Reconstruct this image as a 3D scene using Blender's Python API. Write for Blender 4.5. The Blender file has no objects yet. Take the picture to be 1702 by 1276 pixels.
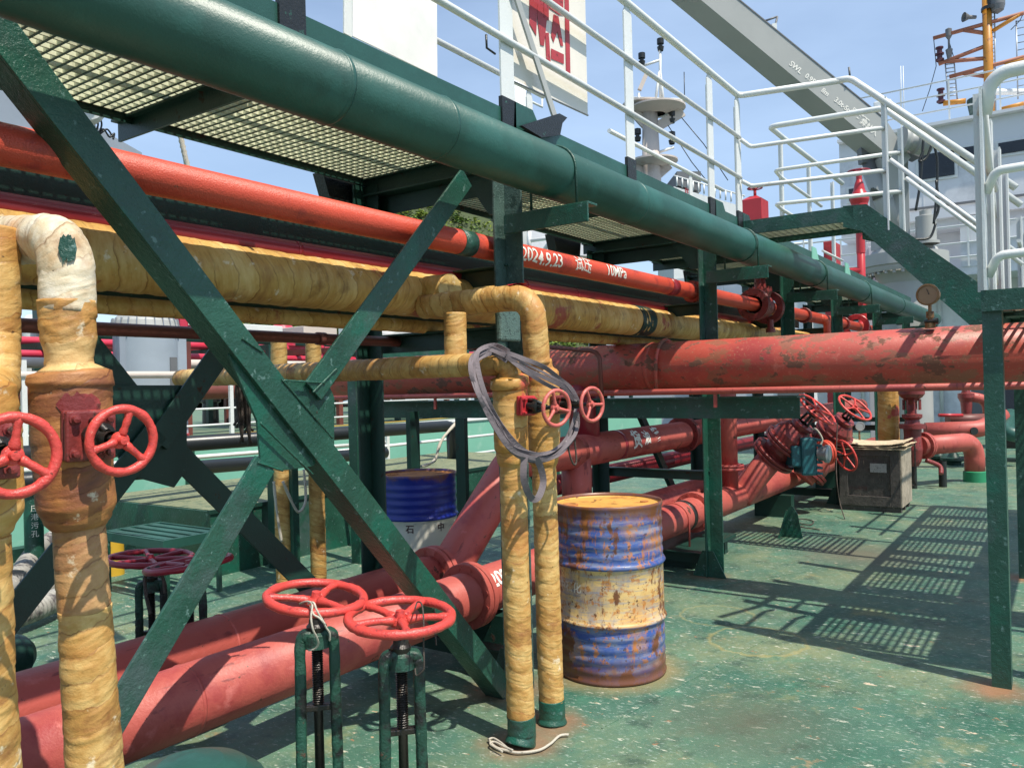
import bpy, bmesh, math, random
import numpy as np
from mathutils import Vector, Matrix, noise
random.seed(7)
scn = bpy.context.scene
R = math.radians
# ------------------------------------------------------------------ camera
EYE = Vector((0, 0, 1.5)); FPX = 1345.0; CX, CY = 851.0, 638.0
_y, _p, _r = R(34.63), R(0.165), R(1.445)
FW = Vector((math.cos(_y)*math.cos(_p), math.sin(_y)*math.cos(_p), math.sin(_p)))
_rt = Vector((math.sin(_y), -math.cos(_y), 0)); _dn = FW.cross(_rt)
RT = _rt*math.cos(_r) + _dn*math.sin(_r); DN = -_rt*math.sin(_r) + _dn*math.cos(_r)
cam = bpy.data.cameras.new("camera"); camo = bpy.data.objects.new("camera", cam)
scn.collection.objects.link(camo); scn.camera = camo
M4 = Matrix((RT, -DN, -FW)).transposed().to_4x4(); M4.translation = EYE
camo.matrix_world = M4
cam.sensor_width = 36; cam.lens = FPX/1702*36; cam.clip_end = 3000; cam.clip_start = .05
# ------------------------------------------------------------------ light
SUN_EL = R(61); SH = Vector((.236, .972, 0)).normalized()          # shadows fall along SH
w = bpy.data.worlds.new("World"); scn.world = w; w.use_nodes = True
nt = w.node_tree; nt.nodes.clear()
sky = nt.nodes.new("ShaderNodeTexSky"); sky.sky_type = 'NISHITA'; sky.sun_disc = False
sky.sun_elevation = SUN_EL
sd = -SH; sky.sun_rotation = math.atan2(sd.x, sd.y)
sky.air_density = 1.0; sky.dust_density = 0.6; sky.ozone_density = 1.6
bg = nt.nodes.new("ShaderNodeBackground"); bg.inputs[1].default_value = .128
ow = nt.nodes.new("ShaderNodeOutputWorld")
# thin high cloud veil mixed into the sky colour
tc = nt.nodes.new("ShaderNodeTexCoord"); mp = nt.nodes.new("ShaderNodeMapping"); mp.inputs['Scale'].default_value = (1.2, 1.2, 4)
nz = nt.nodes.new("ShaderNodeTexNoise"); nz.inputs['Scale'].default_value = 2.2; nz.inputs['Detail'].default_value = 6
rp = nt.nodes.new("ShaderNodeValToRGB"); rp.color_ramp.elements[0].position = .36; rp.color_ramp.elements[0].color = (.22,.22,.22,1)
rp.color_ramp.elements[1].position = .75; rp.color_ramp.elements[1].color = (.50,.50,.50,1)
mx = nt.nodes.new("ShaderNodeMixRGB"); mx.inputs[2].default_value = (5.4, 7.0, 9.4, 1)
L = nt.links.new
L(tc.outputs['Generated'], mp.inputs[0]); L(mp.outputs[0], nz.inputs[0]); L(nz.outputs[0], rp.inputs[0])
L(rp.outputs[0], mx.inputs[0]); L(sky.outputs[0], mx.inputs[1]); L(mx.outputs[0], bg.inputs[0]); L(bg.outputs[0], ow.inputs[0])
sl = bpy.data.lights.new("sun", 'SUN'); sl.energy = 5.0; sl.angle = R(.5); sl.color = (1, .93, .81)
so = bpy.data.objects.new("sun", sl); scn.collection.objects.link(so)
so.rotation_euler = (-Vector((SH.x*math.cos(SUN_EL), SH.y*math.cos(SUN_EL), -math.sin(SUN_EL)))).to_track_quat('Z', 'Y').to_euler()
scn.view_settings.view_transform = 'Standard'; scn.view_settings.look = 'None'
scn.view_settings.exposure = 0.28; scn.view_settings.gamma = 1
scn.render.engine = 'CYCLES'; scn.cycles.max_bounces = 6

# ------------------------------------------------------------------ helpers
def at(px, py, X=None, Y=None, Z=None, d=None):
    """the point where the sight line through a pixel of the photograph meets a plane of the ship"""
    v = FW + RT*((px-CX)/FPX) + DN*((py-CY)/FPX)
    t = X/v.x if X is not None else Y/v.y if Y is not None else (Z-EYE.z)/v.z if Z is not None else d
    return EYE + v*t
V = Vector
def lerp(a, b, t): return a + (b-a)*t
class MB:
    def __init__(s): s.v = []; s.f = []; s.sm = []; s.mi = []; s.cur = 0; s.at = {}
    def add(s, vs, fs, smooth=False):
        o = len(s.v); s.v += [tuple(x) for x in vs]
        for f in fs: s.f.append(tuple(i+o for i in f)); s.sm.append(smooth); s.mi.append(s.cur)
        return s
    def hexa(s, c8):                      # 4 bottom (ccw) + 4 top
        return s.add(c8, [(3,2,1,0),(4,5,6,7),(0,1,5,4),(1,2,6,5),(2,3,7,6),(3,0,4,7)])
    def box(s, c, sz, ax=None):
        c = V(c); x, y, z = (V((1,0,0)), V((0,1,0)), V((0,0,1))) if ax is None else ax
        a, b, d = sz[0]/2, sz[1]/2, sz[2]/2
        return s.hexa([c+x*i*a+y*j*b+z*k*d for k in (-1,1) for i,j in ((-1,-1),(1,-1),(1,1),(-1,1))])
    def bb(s, x0, x1, y0, y1, z0, z1): return s.box(((x0+x1)/2,(y0+y1)/2,(z0+z1)/2), (abs(x1-x0),abs(y1-y0),abs(z1-z0)))
    def beam(s, p0, p1, wd, h, up=(0,0,1), off=(0,0)):
        p0, p1 = V(p0), V(p1); d = (p1-p0).normalized(); up = V(up)
        sd = d.cross(up).normalized(); u = sd.cross(d)
        c = (p0+p1)/2 + sd*off[0] + u*off[1]
        return s.box(c, ((p1-p0).length, wd, h), (d, -sd, u))
    def angle(s, p0, p1, wd, t, face, leg):
        """L section: one flange of width wd lying flat across 'leg', the other turned towards 'face' """
        p0, p1 = V(p0), V(p1); d = (p1-p0).normalized(); face = V(face); n = (face - d*face.dot(d)).normalized()
        q = d.cross(n).normalized()*leg
        c = (p0+p1)/2; l = (p1-p0).length
        s.box(c, (l, wd, t), (d, q, n))
        s.box(c + q*(wd/2-t/2) - n*(wd/2+t/2), (l, t, wd), (d, q, n)); return s
    def rings(s, rs, closed=False, cap=True, smooth=True):
        n = len(rs[0]); o = len(s.v)
        for r in rs: s.v += [tuple(p) for p in r]
        m = len(rs)
        for i in range(m if closed else m-1):
            a, b = o+i*n, o+((i+1) % m)*n
            for j in range(n):
                k = (j+1) % n; s.f.append((a+j, a+k, b+k, b+j)); s.sm.append(smooth); s.mi.append(s.cur)
        if cap and not closed:
            s.f.append(tuple(o+j for j in reversed(range(n)))); s.sm.append(False); s.mi.append(s.cur)
            s.f.append(tuple(o+(m-1)*n+j for j in range(n))); s.sm.append(False); s.mi.append(s.cur)
        return s
    def tube(s, pts, r, n=12, closed=False, cap=True, rf=None, up=None):
        pts = [V(p) for p in pts]; m = len(pts); rs = []; prev = None; run = 0
        for i, p in enumerate(pts):
            a = pts[i-1] if (i or closed) else p; b = pts[(i+1) % m] if (i < m-1 or closed) else p
            t = (b-a).normalized()
            if prev is None:
                u = V((0,0,1)) if abs(t.z) < .95 else V((1,0,0))
                nrm = (u - t*u.dot(t)).normalized()
            else: nrm = (prev - t*prev.dot(t)).normalized()
            prev = nrm; bn = t.cross(nrm)
            if i: run += (p-pts[i-1]).length
            rr = r[i] if isinstance(r, (list, tuple)) else r
            ring = []
            for j in range(n):
                th = 2*math.pi*j/n; q = rr if rf is None else rf(rr, run, th, p)
                ring.append(p + nrm*(q*math.cos(th)) + bn*(q*math.sin(th)))
                if rf is not None: s.at[len(s.v)+len(rs)*n+j] = (run + .35*rr*math.cos(th+run*2), math.cos(th), math.sin(th))
            rs.append(ring)
        return s.rings(rs, closed, cap)
    def lathe(s, o, ax, prof, n=24, ref=None):
        """prof: list of (distance along ax, radius)"""
        o = V(o); ax = V(ax).normalized(); u = V((0,0,1)) if abs(ax.z) < .9 else V((1,0,0))
        if ref is not None: u = V(ref)
        u = (u-ax*u.dot(ax)).normalized(); b = ax.cross(u)
        # duplicate rings at sharp steps so that shading stays crisp
        for k in range(len(prof)-1):
            (h0,r0),(h1,r1) = prof[k], prof[k+1]
            s.rings([[o+ax*h+u*(max(r,1e-4)*math.cos(2*math.pi*j/n))+b*(max(r,1e-4)*math.sin(2*math.pi*j/n)) for j in range(n)] for h, r in ((h0,r0),(h1,r1))], cap=False)
        return s
    def ringtor(s, c, nrm, R0, r, n=40, m=10, rf=None):
        c = V(c); nrm = V(nrm).normalized(); u = V((0,0,1)) if abs(nrm.z) < .9 else V((1,0,0))
        u = (u-nrm*u.dot(nrm)).normalized(); b = nrm.cross(u)
        return s.tube([c+u*R0*math.cos(2*math.pi*i/n)+b*R0*math.sin(2*math.pi*i/n) for i in range(n)], r, m, closed=True, rf=rf)
    def prism(s, poly, dv):
        poly = [V(p) for p in poly]; dv = V(dv); n = len(poly)
        return s.add(poly+[p+dv for p in poly], [tuple(reversed(range(n))), tuple(range(n, 2*n))]+[(i, (i+1) % n, (i+1) % n+n, i+n) for i in range(n)])
    def bolts(s, c, ax, R0, k, r=.012, h=.02, both=0):
        c = V(c); ax = V(ax).normalized(); u = V((0,0,1)) if abs(ax.z) < .9 else V((1,0,0))
        u = (u-ax*u.dot(ax)).normalized(); b = ax.cross(u)
        for i in range(k):
            a = 2*math.pi*(i+.5)/k; p = c+u*R0*math.cos(a)+b*R0*math.sin(a)
            s.lathe(p-ax*(h+both), ax, [(0,0),(0,r),(2*h+both*2,r),(2*h+both*2,0)], 6)
        return s
    def mesh(s, name):
        me = bpy.data.meshes.new(name); me.from_pydata(s.v, [], s.f)
        me.polygons.foreach_set('use_smooth', s.sm); me.polygons.foreach_set('material_index', s.mi)
        if s.at:
            a = me.attributes.new('wrap', 'FLOAT_VECTOR', 'POINT'); d = np.zeros((len(s.v), 3), dtype=np.float32)
            for k, q in s.at.items(): d[k] = q
            a.data.foreach_set('vector', d.ravel())
        me.update(); return me
ORG = {}
def base(o): return ORG.get(o.name, V((0,0,0)))
def T(name, label, cat, loc=(0,0,0), group=None):
    o = bpy.data.objects.new(name, None); scn.collection.objects.link(o); o.location = loc; o.empty_display_size = .1
    o['label'] = label; o['category'] = cat
    if group: o['group'] = group
    ORG[o.name] = V(loc); return o
def P(name, mb, mat, parent=None, kind=None, bevel=0, label=None):
    me = mb.mesh(name)
    for m in (mat if isinstance(mat, (list, tuple)) else [mat]): me.materials.append(m)
    o = bpy.data.objects.new(name, me); scn.collection.objects.link(o)
    if parent is not None:
        b = base(parent); me.transform(Matrix.Translation(-b)); o.parent = parent; ORG[o.name] = b
    if kind: o['kind'] = kind
    if label: o['label'] = label
    if bevel:
        md = o.modifiers.new('bevel', 'BEVEL'); md.width = bevel; md.segments = 2; md.limit_method = 'ANGLE'
    return o
def TH(name, mb, mat, label, cat, loc=None, group=None, kind=None, bevel=0):
    """a thing that is one mesh, with its origin at loc"""
    me = mb.mesh(name)
    if loc is None:
        a = np.array(mb.v); loc = (float(a[:,0].mean()), float(a[:,1].mean()), float(a[:,2].min()))
    me.transform(Matrix.Translation(-V(loc)))
    for m in (mat if isinstance(mat, (list, tuple)) else [mat]): me.materials.append(m)
    o = bpy.data.objects.new(name, me); scn.collection.objects.link(o); o.location = loc; ORG[o.name] = V(loc)
    o['label'] = label; o['category'] = cat
    if group: o['group'] = group
    if kind: o['kind'] = kind
    if bevel:
        md = o.modifiers.new('bevel', 'BEVEL'); md.width = bevel; md.segments = 2; md.limit_method = 'ANGLE'
    return o
def path(pts, rad=.15, step=.02, k=8):
    """polyline with rounded corners; resampled when step is given"""
    pts = [V(p) for p in pts]; out = [pts[0]]
    for i in range(1, len(pts)-1):
        a, b, c = pts[i-1], pts[i], pts[i+1]; d1 = (a-b).normalized(); d2 = (c-b).normalized()
        ang = d1.angle(d2); 
        if ang > 3.1: out.append(b); continue
        rr = rad[i-1] if isinstance(rad, (list, tuple)) else rad
        tl = min(rr/math.tan(ang/2), (a-b).length*.49, (c-b).length*.49)
        p0, p1 = b+d1*tl, b+d2*tl; rr = tl*math.tan(ang/2)
        cen = b + (d1+d2).normalized()*(rr/math.sin(ang/2))
        v0, v1 = p0-cen, p1-cen; th = v0.angle(v1)
        for q in range(k+1):
            t = q/k; out.append(cen + (v0*math.sin((1-t)*th) + v1*math.sin(t*th))/math.sin(th))
    out.append(pts[-1])
    if not step: return out
    res = [out[0]]
    for a, b in zip(out, out[1:]):
        l = (b-a).length; n = max(1, int(l/step))
        for q in range(1, n+1): res.append(a.lerp(b, q/n))
    return res
def catmull(pts, k=8, closed=False):
    pts = [V(p) for p in pts]; n = len(pts); out = []
    for i in range(n if closed else n-1):
        p0, p1, p2, p3 = (pts[(i-1) % n], pts[i], pts[(i+1) % n], pts[(i+2) % n]) if closed else (pts[max(i-1,0)], pts[i], pts[i+1], pts[min(i+2,n-1)])
        for q in range(k):
            t = q/k
            out.append(.5*((2*p1)+(p2-p0)*t+(2*p0-5*p1+4*p2-p3)*t*t+(3*p1-p0-3*p2+p3)*t**3))
    if not closed: out.append(pts[-1])
    return out

# ------------------------------------------------------------------ materials
def mat(name, base, rough=.5, spots=(), bump=(), metal=0, coat=0, var=.12, varscale=3, spec=.5):
    """spots: (colour, noise scale, threshold, softness, stretch xyz); bump: (scale, strength, distance)"""
    m = bpy.data.materials.new(name); m.use_nodes = True; t = m.node_tree; N = t.nodes; K = t.links.new
    b = N['Principled BSDF']; b.inputs['Roughness'].default_value = rough; b.inputs['Metallic'].default_value = metal
    b.inputs['Specular IOR Level'].default_value = spec
    if coat: b.inputs['Coat Weight'].default_value = coat; b.inputs['Coat Roughness'].default_value = .25
    g = N.new('ShaderNodeNewGeometry')
    def noi(sc, det=5, st=None, off=0, rgh=.6):
        n = N.new('ShaderNodeTexNoise'); n.inputs['Scale'].default_value = sc; n.inputs['Detail'].default_value = det; n.inputs['Roughness'].default_value = rgh
        p = N.new('ShaderNodeMapping'); p.inputs['Location'].default_value = (off, off*1.7, off*.6)
        if st: p.inputs['Scale'].default_value = st
        K(g.outputs['Position'], p.inputs[0]); K(p.outputs[0], n.inputs[0]); return n.outputs[0]
    h = N.new('ShaderNodeHueSaturation'); h.inputs['Color'].default_value = (*base, 1)
    mr = N.new('ShaderNodeMapRange'); mr.inputs[1].default_value = .3; mr.inputs[2].default_value = .7
    mr.inputs[3].default_value = 1-var; mr.inputs[4].default_value = 1+var
    K(noi(varscale), mr.inputs[0]); K(mr.outputs[0], h.inputs['Value']); col = h.outputs[0]
    rsock = None; bh = None
    for i, sp in enumerate(spots):
        c, sc, th, soft = sp[:4]; st = sp[4] if len(sp) > 4 else None
        r = N.new('ShaderNodeMapRange'); r.inputs[1].default_value = th; r.inputs[2].default_value = th+soft
        K(noi(sc, 8, st, 3.1*(i+1), .65), r.inputs[0])
        x = N.new('ShaderNodeMixRGB'); x.inputs[2].default_value = (*c, 1); K(r.outputs[0], x.inputs[0]); K(col, x.inputs[1]); col = x.outputs[0]
        if len(sp) > 5:                       # rust: rough and raised
            rm = N.new('ShaderNodeMath'); rm.operation = 'MULTIPLY_ADD'; rm.inputs[1].default_value = .9-rough; rm.inputs[2].default_value = rough
            K(r.outputs[0], rm.inputs[0]); rsock = rm.outputs[0]; bh = r.outputs[0]
    K(col, b.inputs['Base Color'])
    if rsock: K(rsock, b.inputs['Roughness'])
    last = None
    for sc, stg, dist in bump:
        bn = N.new('ShaderNodeBump'); bn.inputs['Strength'].default_value = stg; bn.inputs['Distance'].default_value = dist
        K(noi(sc, 4), bn.inputs['Height'])
        if last: K(last, bn.inputs['Normal'])
        last = bn.outputs[0]
    if bh is not None:
        bn = N.new('ShaderNodeBump'); bn.inputs['Strength'].default_value = .35; bn.inputs['Distance'].default_value = .003; K(bh, bn.inputs['Height'])
        if last: K(last, bn.inputs['Normal'])
        last = bn.outputs[0]
    if last: K(last, b.inputs['Normal'])
    return m
RUST = (.16, .055, .018); DRUST = (.05, .022, .014)
green = mat('green_paint', (.016, .070, .047), .33, [((.010,.092,.060), 4, .52, .10), ((.050,.085,.080), 2.3, .55, .12), ((.09,.17,.15), 26, .61, .04), ((.30,.40,.35), 45, .705, .02), ((.16,.09,.04), 8, .70, .03), (DRUST, 16, .70, .03, None, 1)], [(170, .55, .004), (48, .55, .007)], var=.3, varscale=5)
greenpipe = mat('green_pipe_paint', (.018, .078, .060), .40, [((.024,.105,.085), 2.2, .5, .12), ((.10,.22,.19), 14, .70, .03), ((.10,.05,.03), 5, .72, .05), ((.25,.33,.30), 60, .73, .02)], [(120, .30, .003), (22, .22, .006)], var=.18)
darkgreen = mat('shabby_shaded_green_paint', (.009, .040, .030), .42, [(DRUST, 12, .62, .06, None, 1), ((.05,.14,.11), 30, .68, .04)], [(110, .4, .004)], var=.3)  # rusty, deeper green; shade on the rear steelwork is put into this colour
grungy = mat('grungy_green_casting', (.016,.068,.045), .42, [((.010,.011,.010), 7, .46, .08), ((.10,.05,.03), 12, .62, .06, None, 1), ((.10,.16,.10), 30, .66, .04)], [(110, .7, .005), (40, .5, .006)], var=.4)
lumpgreen = mat('lumpy_post_paint', (.055,.105,.092), .42, [((.020,.050,.042), 9, .50, .08), ((.12,.20,.18), 40, .60, .06), (DRUST, 14, .68, .03)], [(120, .9, .007), (40, .5, .006)], var=.3, varscale=6)
greylump = mat('lumpy_grey_green_paint', (.10, .17, .15), .45, [((.03,.05,.045), 60, .55, .08)], [(150, .9, .006)])
orange = mat('orange_red_paint', (.58, .070, .036), .40, [((.36,.04,.03), 5, .54, .1), ((.62,.13,.07), 12, .62, .08), ((.20,.06,.03), 30, .68, .02), (DRUST, 18, .715, .02, None, 1)], [(170, .55, .004), (40, .25, .005)], var=.12)
darkred = mat('crimson_paint', (.25, .018, .028), .35, [(DRUST, 20, .70, .03)], [(60, .15, .003)], var=.15)
pink = mat('faded_red_paint', (.43, .088, .068), .50, [((.34,.050,.048), 2.6, .53, .10), ((.55,.15,.13), 7, .60, .10), ((.24,.045,.04), 5, .60, .05, (1,6,1)), ((.12,.055,.035), 24, .665, .02), ((.09,.04,.025), 5.2, .655, .02, None, 1), ((.03,.13,.09), 8, .74, .01)], [(130, .3, .003), (34, .30, .005), (9, .25, .010)], var=.10)
bigred = mat('flaking_red_paint', (.43, .072, .050), .45, [((.34,.05,.045), 2.5, .54, .12), ((.56,.15,.11), 9, .60, .1), ((.30,.10,.06), 6, .545, .02, (1,1,1.8)), ((.17,.075,.05), 6, .572, .02, (1,1,1.8), 1), ((.40,.16,.10), 60, .60, .04)], [(130, .3, .003), (26, .2, .005)], var=.1)
wheelred = mat('glossy_red_paint', (.60, .062, .050), .33, [((.36,.04,.04), 24, .56, .08), ((.12,.04,.03), 60, .655, .02, None, 1), ((.70,.18,.14), 90, .64, .03)], [(160, .5, .004), (60, .3, .004)], var=.1)
wheeldark = mat('crimson_wheel_paint', (.28, .018, .035), .36, [(DRUST, 40, .68, .03)], [(120, .3, .003)])
pinkwheel = mat('worn_pink_paint', (.55, .12, .10), .4, [((.45,.33,.12), 60, .60, .05), (DRUST, 70, .66, .03)], [(200, .5, .003)])
valvered = mat('valve_red_paint', (.20, .030, .028), .38, [(DRUST, 26, .58, .06, None, 1), ((.34,.05,.045), 9, .60, .08)], [(120, .45, .004)], var=.25)
white = mat('white_paint', (.66, .68, .66), .35, [((.45,.22,.08), 14, .715, .04), ((.50,.48,.36), 6, .64, .1)], [(120, .45, .003)], var=.05)
signw = mat('sign_white_paint', (.72, .68, .60), .5, [((.42,.24,.10), 7, .66, .12), ((.07,.06,.04), 28, .735, .02)], [(60, .3, .003)], var=.06)
signr = mat('sign_red_paint', (.38, .035, .04), .5, [((.15,.02,.02), 25, .60, .05), ((.6,.5,.45), 60, .68, .03)], [(60, .3, .003)])
tar = mat('black_tar', (.012, .014, .013), .35, [((.03,.10,.07), 25, .64, .05)], [(90, .6, .006)])
blackp = mat('black_pipe_paint', (.016, .020, .022), .35, [((.12,.13,.13), 50, .68, .04)], [(60, .2, .003)])
grease = mat('greasy_steel', (.022, .018, .015), .3, [((.12,.07,.035), 30, .62, .06)], [(140, .5, .004)], metal=.2)
steel = mat('worn_steel', (.32, .34, .36), .4, [(RUST, 30, .68, .04)], [], metal=.6)
frp = mat('pale_grating_plastic', (.68, .70, .52), .55, [((.35,.36,.24), 8, .55, .2)], [], var=.1)
frpd = mat('dark_grating_plastic', (.18, .26, .16), .6, [], [], var=.2)
greyp = mat('grey_crane_paint', (.36, .37, .355), .5, [((.30,.32,.31), 1.5, .5, .3), ((.3,.15,.08), 9, .74, .03)], [(20, .06, .004)], var=.05, varscale=1)
greyd = mat('dark_grey_paint', (.13, .135, .14), .5, [], [], var=.1)
bluegrey = mat('blue_grey_paint', (.24, .28, .33), .45, [], [], var=.06)
bldw = mat('superstructure_paint', (.66, .67, .69), .5, [((.34,.36,.38), .6, .55, .2), ((.4,.24,.14), 3, .76, .03, (1,1,.3))], [], var=.04, varscale=.5)
glassm = mat('dark_window_glass', (.012, .016, .022), .08, [], [], var=.3)
yellowm = mat('ochre_mast_paint', (.48, .20, .02), .45, [(RUST, 5, .58, .06)], [], var=.15)
cream = mat('cream_mast_paint', (.55, .48, .42), .5, [((.35,.25,.18), .5, .55, .2)], [], var=.08, varscale=.4)
lgreen = mat('light_green_hull_paint', (.20, .48, .36), .5, [((.32,.55,.44), 1.5, .55, .15), ((.45,.42,.36), 5, .74, .02)], [], var=.08, varscale=1)
tankg = mat('deck_tank_paint', (.30, .35, .40), .45, [], [], var=.05)
yel = mat('yellow_marking_paint', (.60, .36, .03), .5, [((.2,.16,.04), 12, .6, .1)], [], var=.1)
fred = mat('fire_red_paint', (.44, .026, .032), .35, [], [(60, .1, .002)], var=.1)
brownred = mat('red_brown_pipe_paint', (.15, .045, .035), .5, [(RUST, 9, .6, .1)], [(80, .3, .003)], var=.2)
teal = mat('teal_gearbox_paint', (.012, .10, .12), .4, [((.35,.38,.36), 60, .68, .04), (DRUST, 20, .68, .05)], [(80, .3, .003)], var=.25)
ropew = mat('dirty_white_rope', (.50, .46, .38), .8, [((.2,.18,.14), 40, .6, .1)], [(300, .8, .004)])
roped = mat('dark_rope', (.07, .055, .045), .85, [], [(200, .8, .006)], var=.4, varscale=30)
strapm = mat('grey_webbing', (.155, .13, .14), .8, [((.06,.05,.055), 16, .58, .1), ((.40,.35,.33), 45, .64, .08)], [(500, .5, .002), (40, .5, .004)], var=.2)
wood = mat('weathered_dark_wood', (.070, .062, .056), .75, [((.30,.25,.19), 9, .62, .10, (8,8,1)), ((.03,.027,.022), 12, .58, .08, (6,6,1))], [(40, .7, .006)], var=.35, varscale=12)
woodp = mat('weathered_pale_wood', (.34, .29, .22), .75, [((.14,.11,.08), 16, .56, .1, (7,7,1))], [(40, .7, .006)], var=.3, varscale=10)
ply = mat('splintered_plywood', (.55, .44, .29), .8, [((.22,.15,.09), 12, .58, .1)], [(40, .8, .006)], var=.25, varscale=9)
paper = mat('paper_label', (.36, .36, .35), .7, [((.08,.08,.08), 120, .56, .05)], [])
brass = mat('bronze_gauge_case', (.24, .13, .06), .4, [((.10,.05,.03), 25, .58, .1)], [(80, .3, .002)], metal=.5)
dial = mat('gauge_dial', (.32, .19, .11), .45, [], [])
hoseM = mat('ribbed_hose_rubber', (.30, .29, .26), .6, [((.08,.07,.07), 7, .5, .1), ((.55,.50,.40), 20, .63, .05)], [], var=.2)
print_w = mat('white_lettering_paint', (.78, .76, .70), .6, [((.45,.10,.07), 90, .66, .04)], [])
print_d = mat('dark_lettering_paint', (.06, .02, .02), .6, [], [])
hillm = mat('hill_soil', (.05, .07, .025), .9, [], [])
leafm = [mat('leaf_green_%s' % n, c, .6, [], [], var=.25, varscale=.3, spec=.2) for n, c in (('bright',(.17,.22,.028)), ('mid',(.10,.155,.024)), ('deep',(.035,.075,.015)))]

def wrapmat(name, ca, cb, cc, red=None, pitch=.058):
    """bandage wrapped lagging: turns of cloth tape that overlap along the pipe, creased, resin-stained"""
    m = bpy.data.materials.new(name); m.use_nodes = True; t = m.node_tree; N = t.nodes; K = t.links.new
    b = N['Principled BSDF']; b.inputs['Roughness'].default_value = .50; b.inputs['Specular IOR Level'].default_value = .4
    at_ = N.new('ShaderNodeAttribute'); at_.attribute_name = 'wrap'; g = N.new('ShaderNodeNewGeometry')
    def noi(sc, det, off, st=(1,1,1), src=None, typ='FBM', dis=0, rg=.62):
        p = N.new('ShaderNodeMapping'); p.inputs['Location'].default_value = (off, off, off); p.inputs['Scale'].default_value = st
        n = N.new('ShaderNodeTexNoise'); n.noise_type = typ; n.inputs['Scale'].default_value = sc; n.inputs['Detail'].default_value = det; n.inputs['Roughness'].default_value = rg; n.inputs['Distortion'].default_value = dis
        K(src or g.outputs['Position'], p.inputs[0]); K(p.outputs[0], n.inputs[0]); return n.outputs[0]
    def mth(op, a, b_=None, c=None):
        n = N.new('ShaderNodeMath'); n.operation = op
        for k, q in enumerate((a, b_, c)):
            if q is None: continue
            if isinstance(q, (int, float)): n.inputs[k].default_value = q
            else: K(q, n.inputs[k])
        return n.outputs[0]
    def mix(col, fac, c, mode='MIX'):
        x = N.new('ShaderNodeMixRGB'); x.blend_type = mode; K(fac, x.inputs[0]); K(col, x.inputs[1])
        if isinstance(c, tuple): x.inputs[2].default_value = (*c, 1)
        else: K(c, x.inputs[2])
        return x.outputs[0]
    def rng(v, a, b_, lo=0, hi=1):
        n = N.new('ShaderNodeMapRange'); n.inputs[1].default_value = a; n.inputs[2].default_value = b_; n.inputs[3].default_value = lo; n.inputs[4].default_value = hi; K(v, n.inputs[0]); return n.outputs[0]
    W = at_.outputs['Vector']; sx = N.new('ShaderNodeSeparateXYZ'); K(W, sx.inputs[0])
    wob = noi(1, 3, 5, (4,.8,.8), W)
    ph0 = mth('MULTIPLY_ADD', wob, .9, mth('DIVIDE', sx.outputs[0], pitch)); turn = mth('FLOOR', ph0); ph = mth('FRACT', ph0)
    r = N.new('ShaderNodeValToRGB'); e = r.color_ramp.elements
    e[0].position = .30; e[0].color = (*ca, 1); e[1].position = .72; e[1].color = (*cc, 1); q = e.new(.5); q.color = (*cb, 1)
    wn = N.new('ShaderNodeTexWhiteNoise'); wn.noise_dimensions = '1D'; K(turn, wn.inputs['W'])
    K(mth('MULTIPLY_ADD', wn.outputs['Value'], .16, mth('SUBTRACT', mth('ADD', mth('MULTIPLY', noi(5, 6, 0), .65), mth('MULTIPLY', noi(1, 6, 8, (46,1.2,1.2), W), .45)), .10)), r.inputs[0]); col = r.outputs[0]
    crease = noi(1, 5, 3, (62,1.0,1.0), W, 'RIDGED_MULTIFRACTAL', .12)
    col = mix(col, rng(crease, .8, 1.8, 0, .55), (.55,.38,.24), 'MULTIPLY')
    col = mix(col, mth('MULTIPLY', rng(ph, .0, .10, 1, 0), rng(noi(9, 3, 17), .36, .60, .15, .75)), (.30,.17,.09), 'MULTIPLY')
    for c, sc, th, so, off, am in (((.16,.062,.022), 6, .58, .12, 4, .75), ((.48,.20,.05), 4.5, .57, .12, 12, .6), ((.76,.68,.50), 15, .63, .06, 9, .7), ((.02,.10,.07), 7, .735, .01, 15, 1), ((.04,.02,.012), 55, .68, .03, 21, .9)) + (((red, 3.4, .585, .04, 30, .85),) if red else ()):
        col = mix(col, rng(noi(sc, 6, off), th, th+so, 0, am), tuple(c))
    K(col, b.inputs['Base Color'])
    edge = mth('MULTIPLY', mth('POWER', ph, .45), .8)
    hgt = mth('ADD', edge, mth('MULTIPLY', crease, .42))
    b1 = N.new('ShaderNodeBump'); b1.inputs['Strength'].default_value = .85; b1.inputs['Distance'].default_value = .0075; K(hgt, b1.inputs['Height'])
    b2 = N.new('ShaderNodeBump'); b2.inputs['Strength'].default_value = .35; b2.inputs['Distance'].default_value = .003; K(noi(1, 3, 7, (260,9,9), W), b2.inputs['Height'])
    b3 = N.new('ShaderNodeBump'); b3.inputs['Strength'].default_value = .3; b3.inputs['Distance'].default_value = .003; K(noi(120, 3, 5), b3.inputs['Height'])
    K(b1.outputs[0], b2.inputs['Normal']); K(b2.outputs[0], b3.inputs['Normal']); K(b3.outputs[0], b.inputs['Normal'])
    return m
wrap = wrapmat('resin_lagging_cloth', (.24,.095,.028), (.46,.255,.072), (.66,.46,.18))
wraph = wrapmat('resin_lagging_cloth_main', (.28,.13,.035), (.50,.30,.080), (.66,.47,.19), (.30,.05,.04), .085)
wrapv = wrapmat('rust_stained_lagging_cloth', (.11,.040,.025), (.22,.080,.035), (.42,.19,.06), (.22,.04,.045))
wrapy = wrapmat('orange_stained_lagging_cloth', (.36,.15,.03), (.48,.25,.06), (.60,.38,.14), (.45,.05,.05))
wrapb = wrapmat('brown_lagging_cloth', (.15,.06,.028), (.30,.14,.06), (.48,.28,.12), (.20,.05,.04))
wrapo = wrapmat('orange_lagging_cloth', (.26,.10,.025), (.46,.23,.06), (.62,.42,.18))
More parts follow.
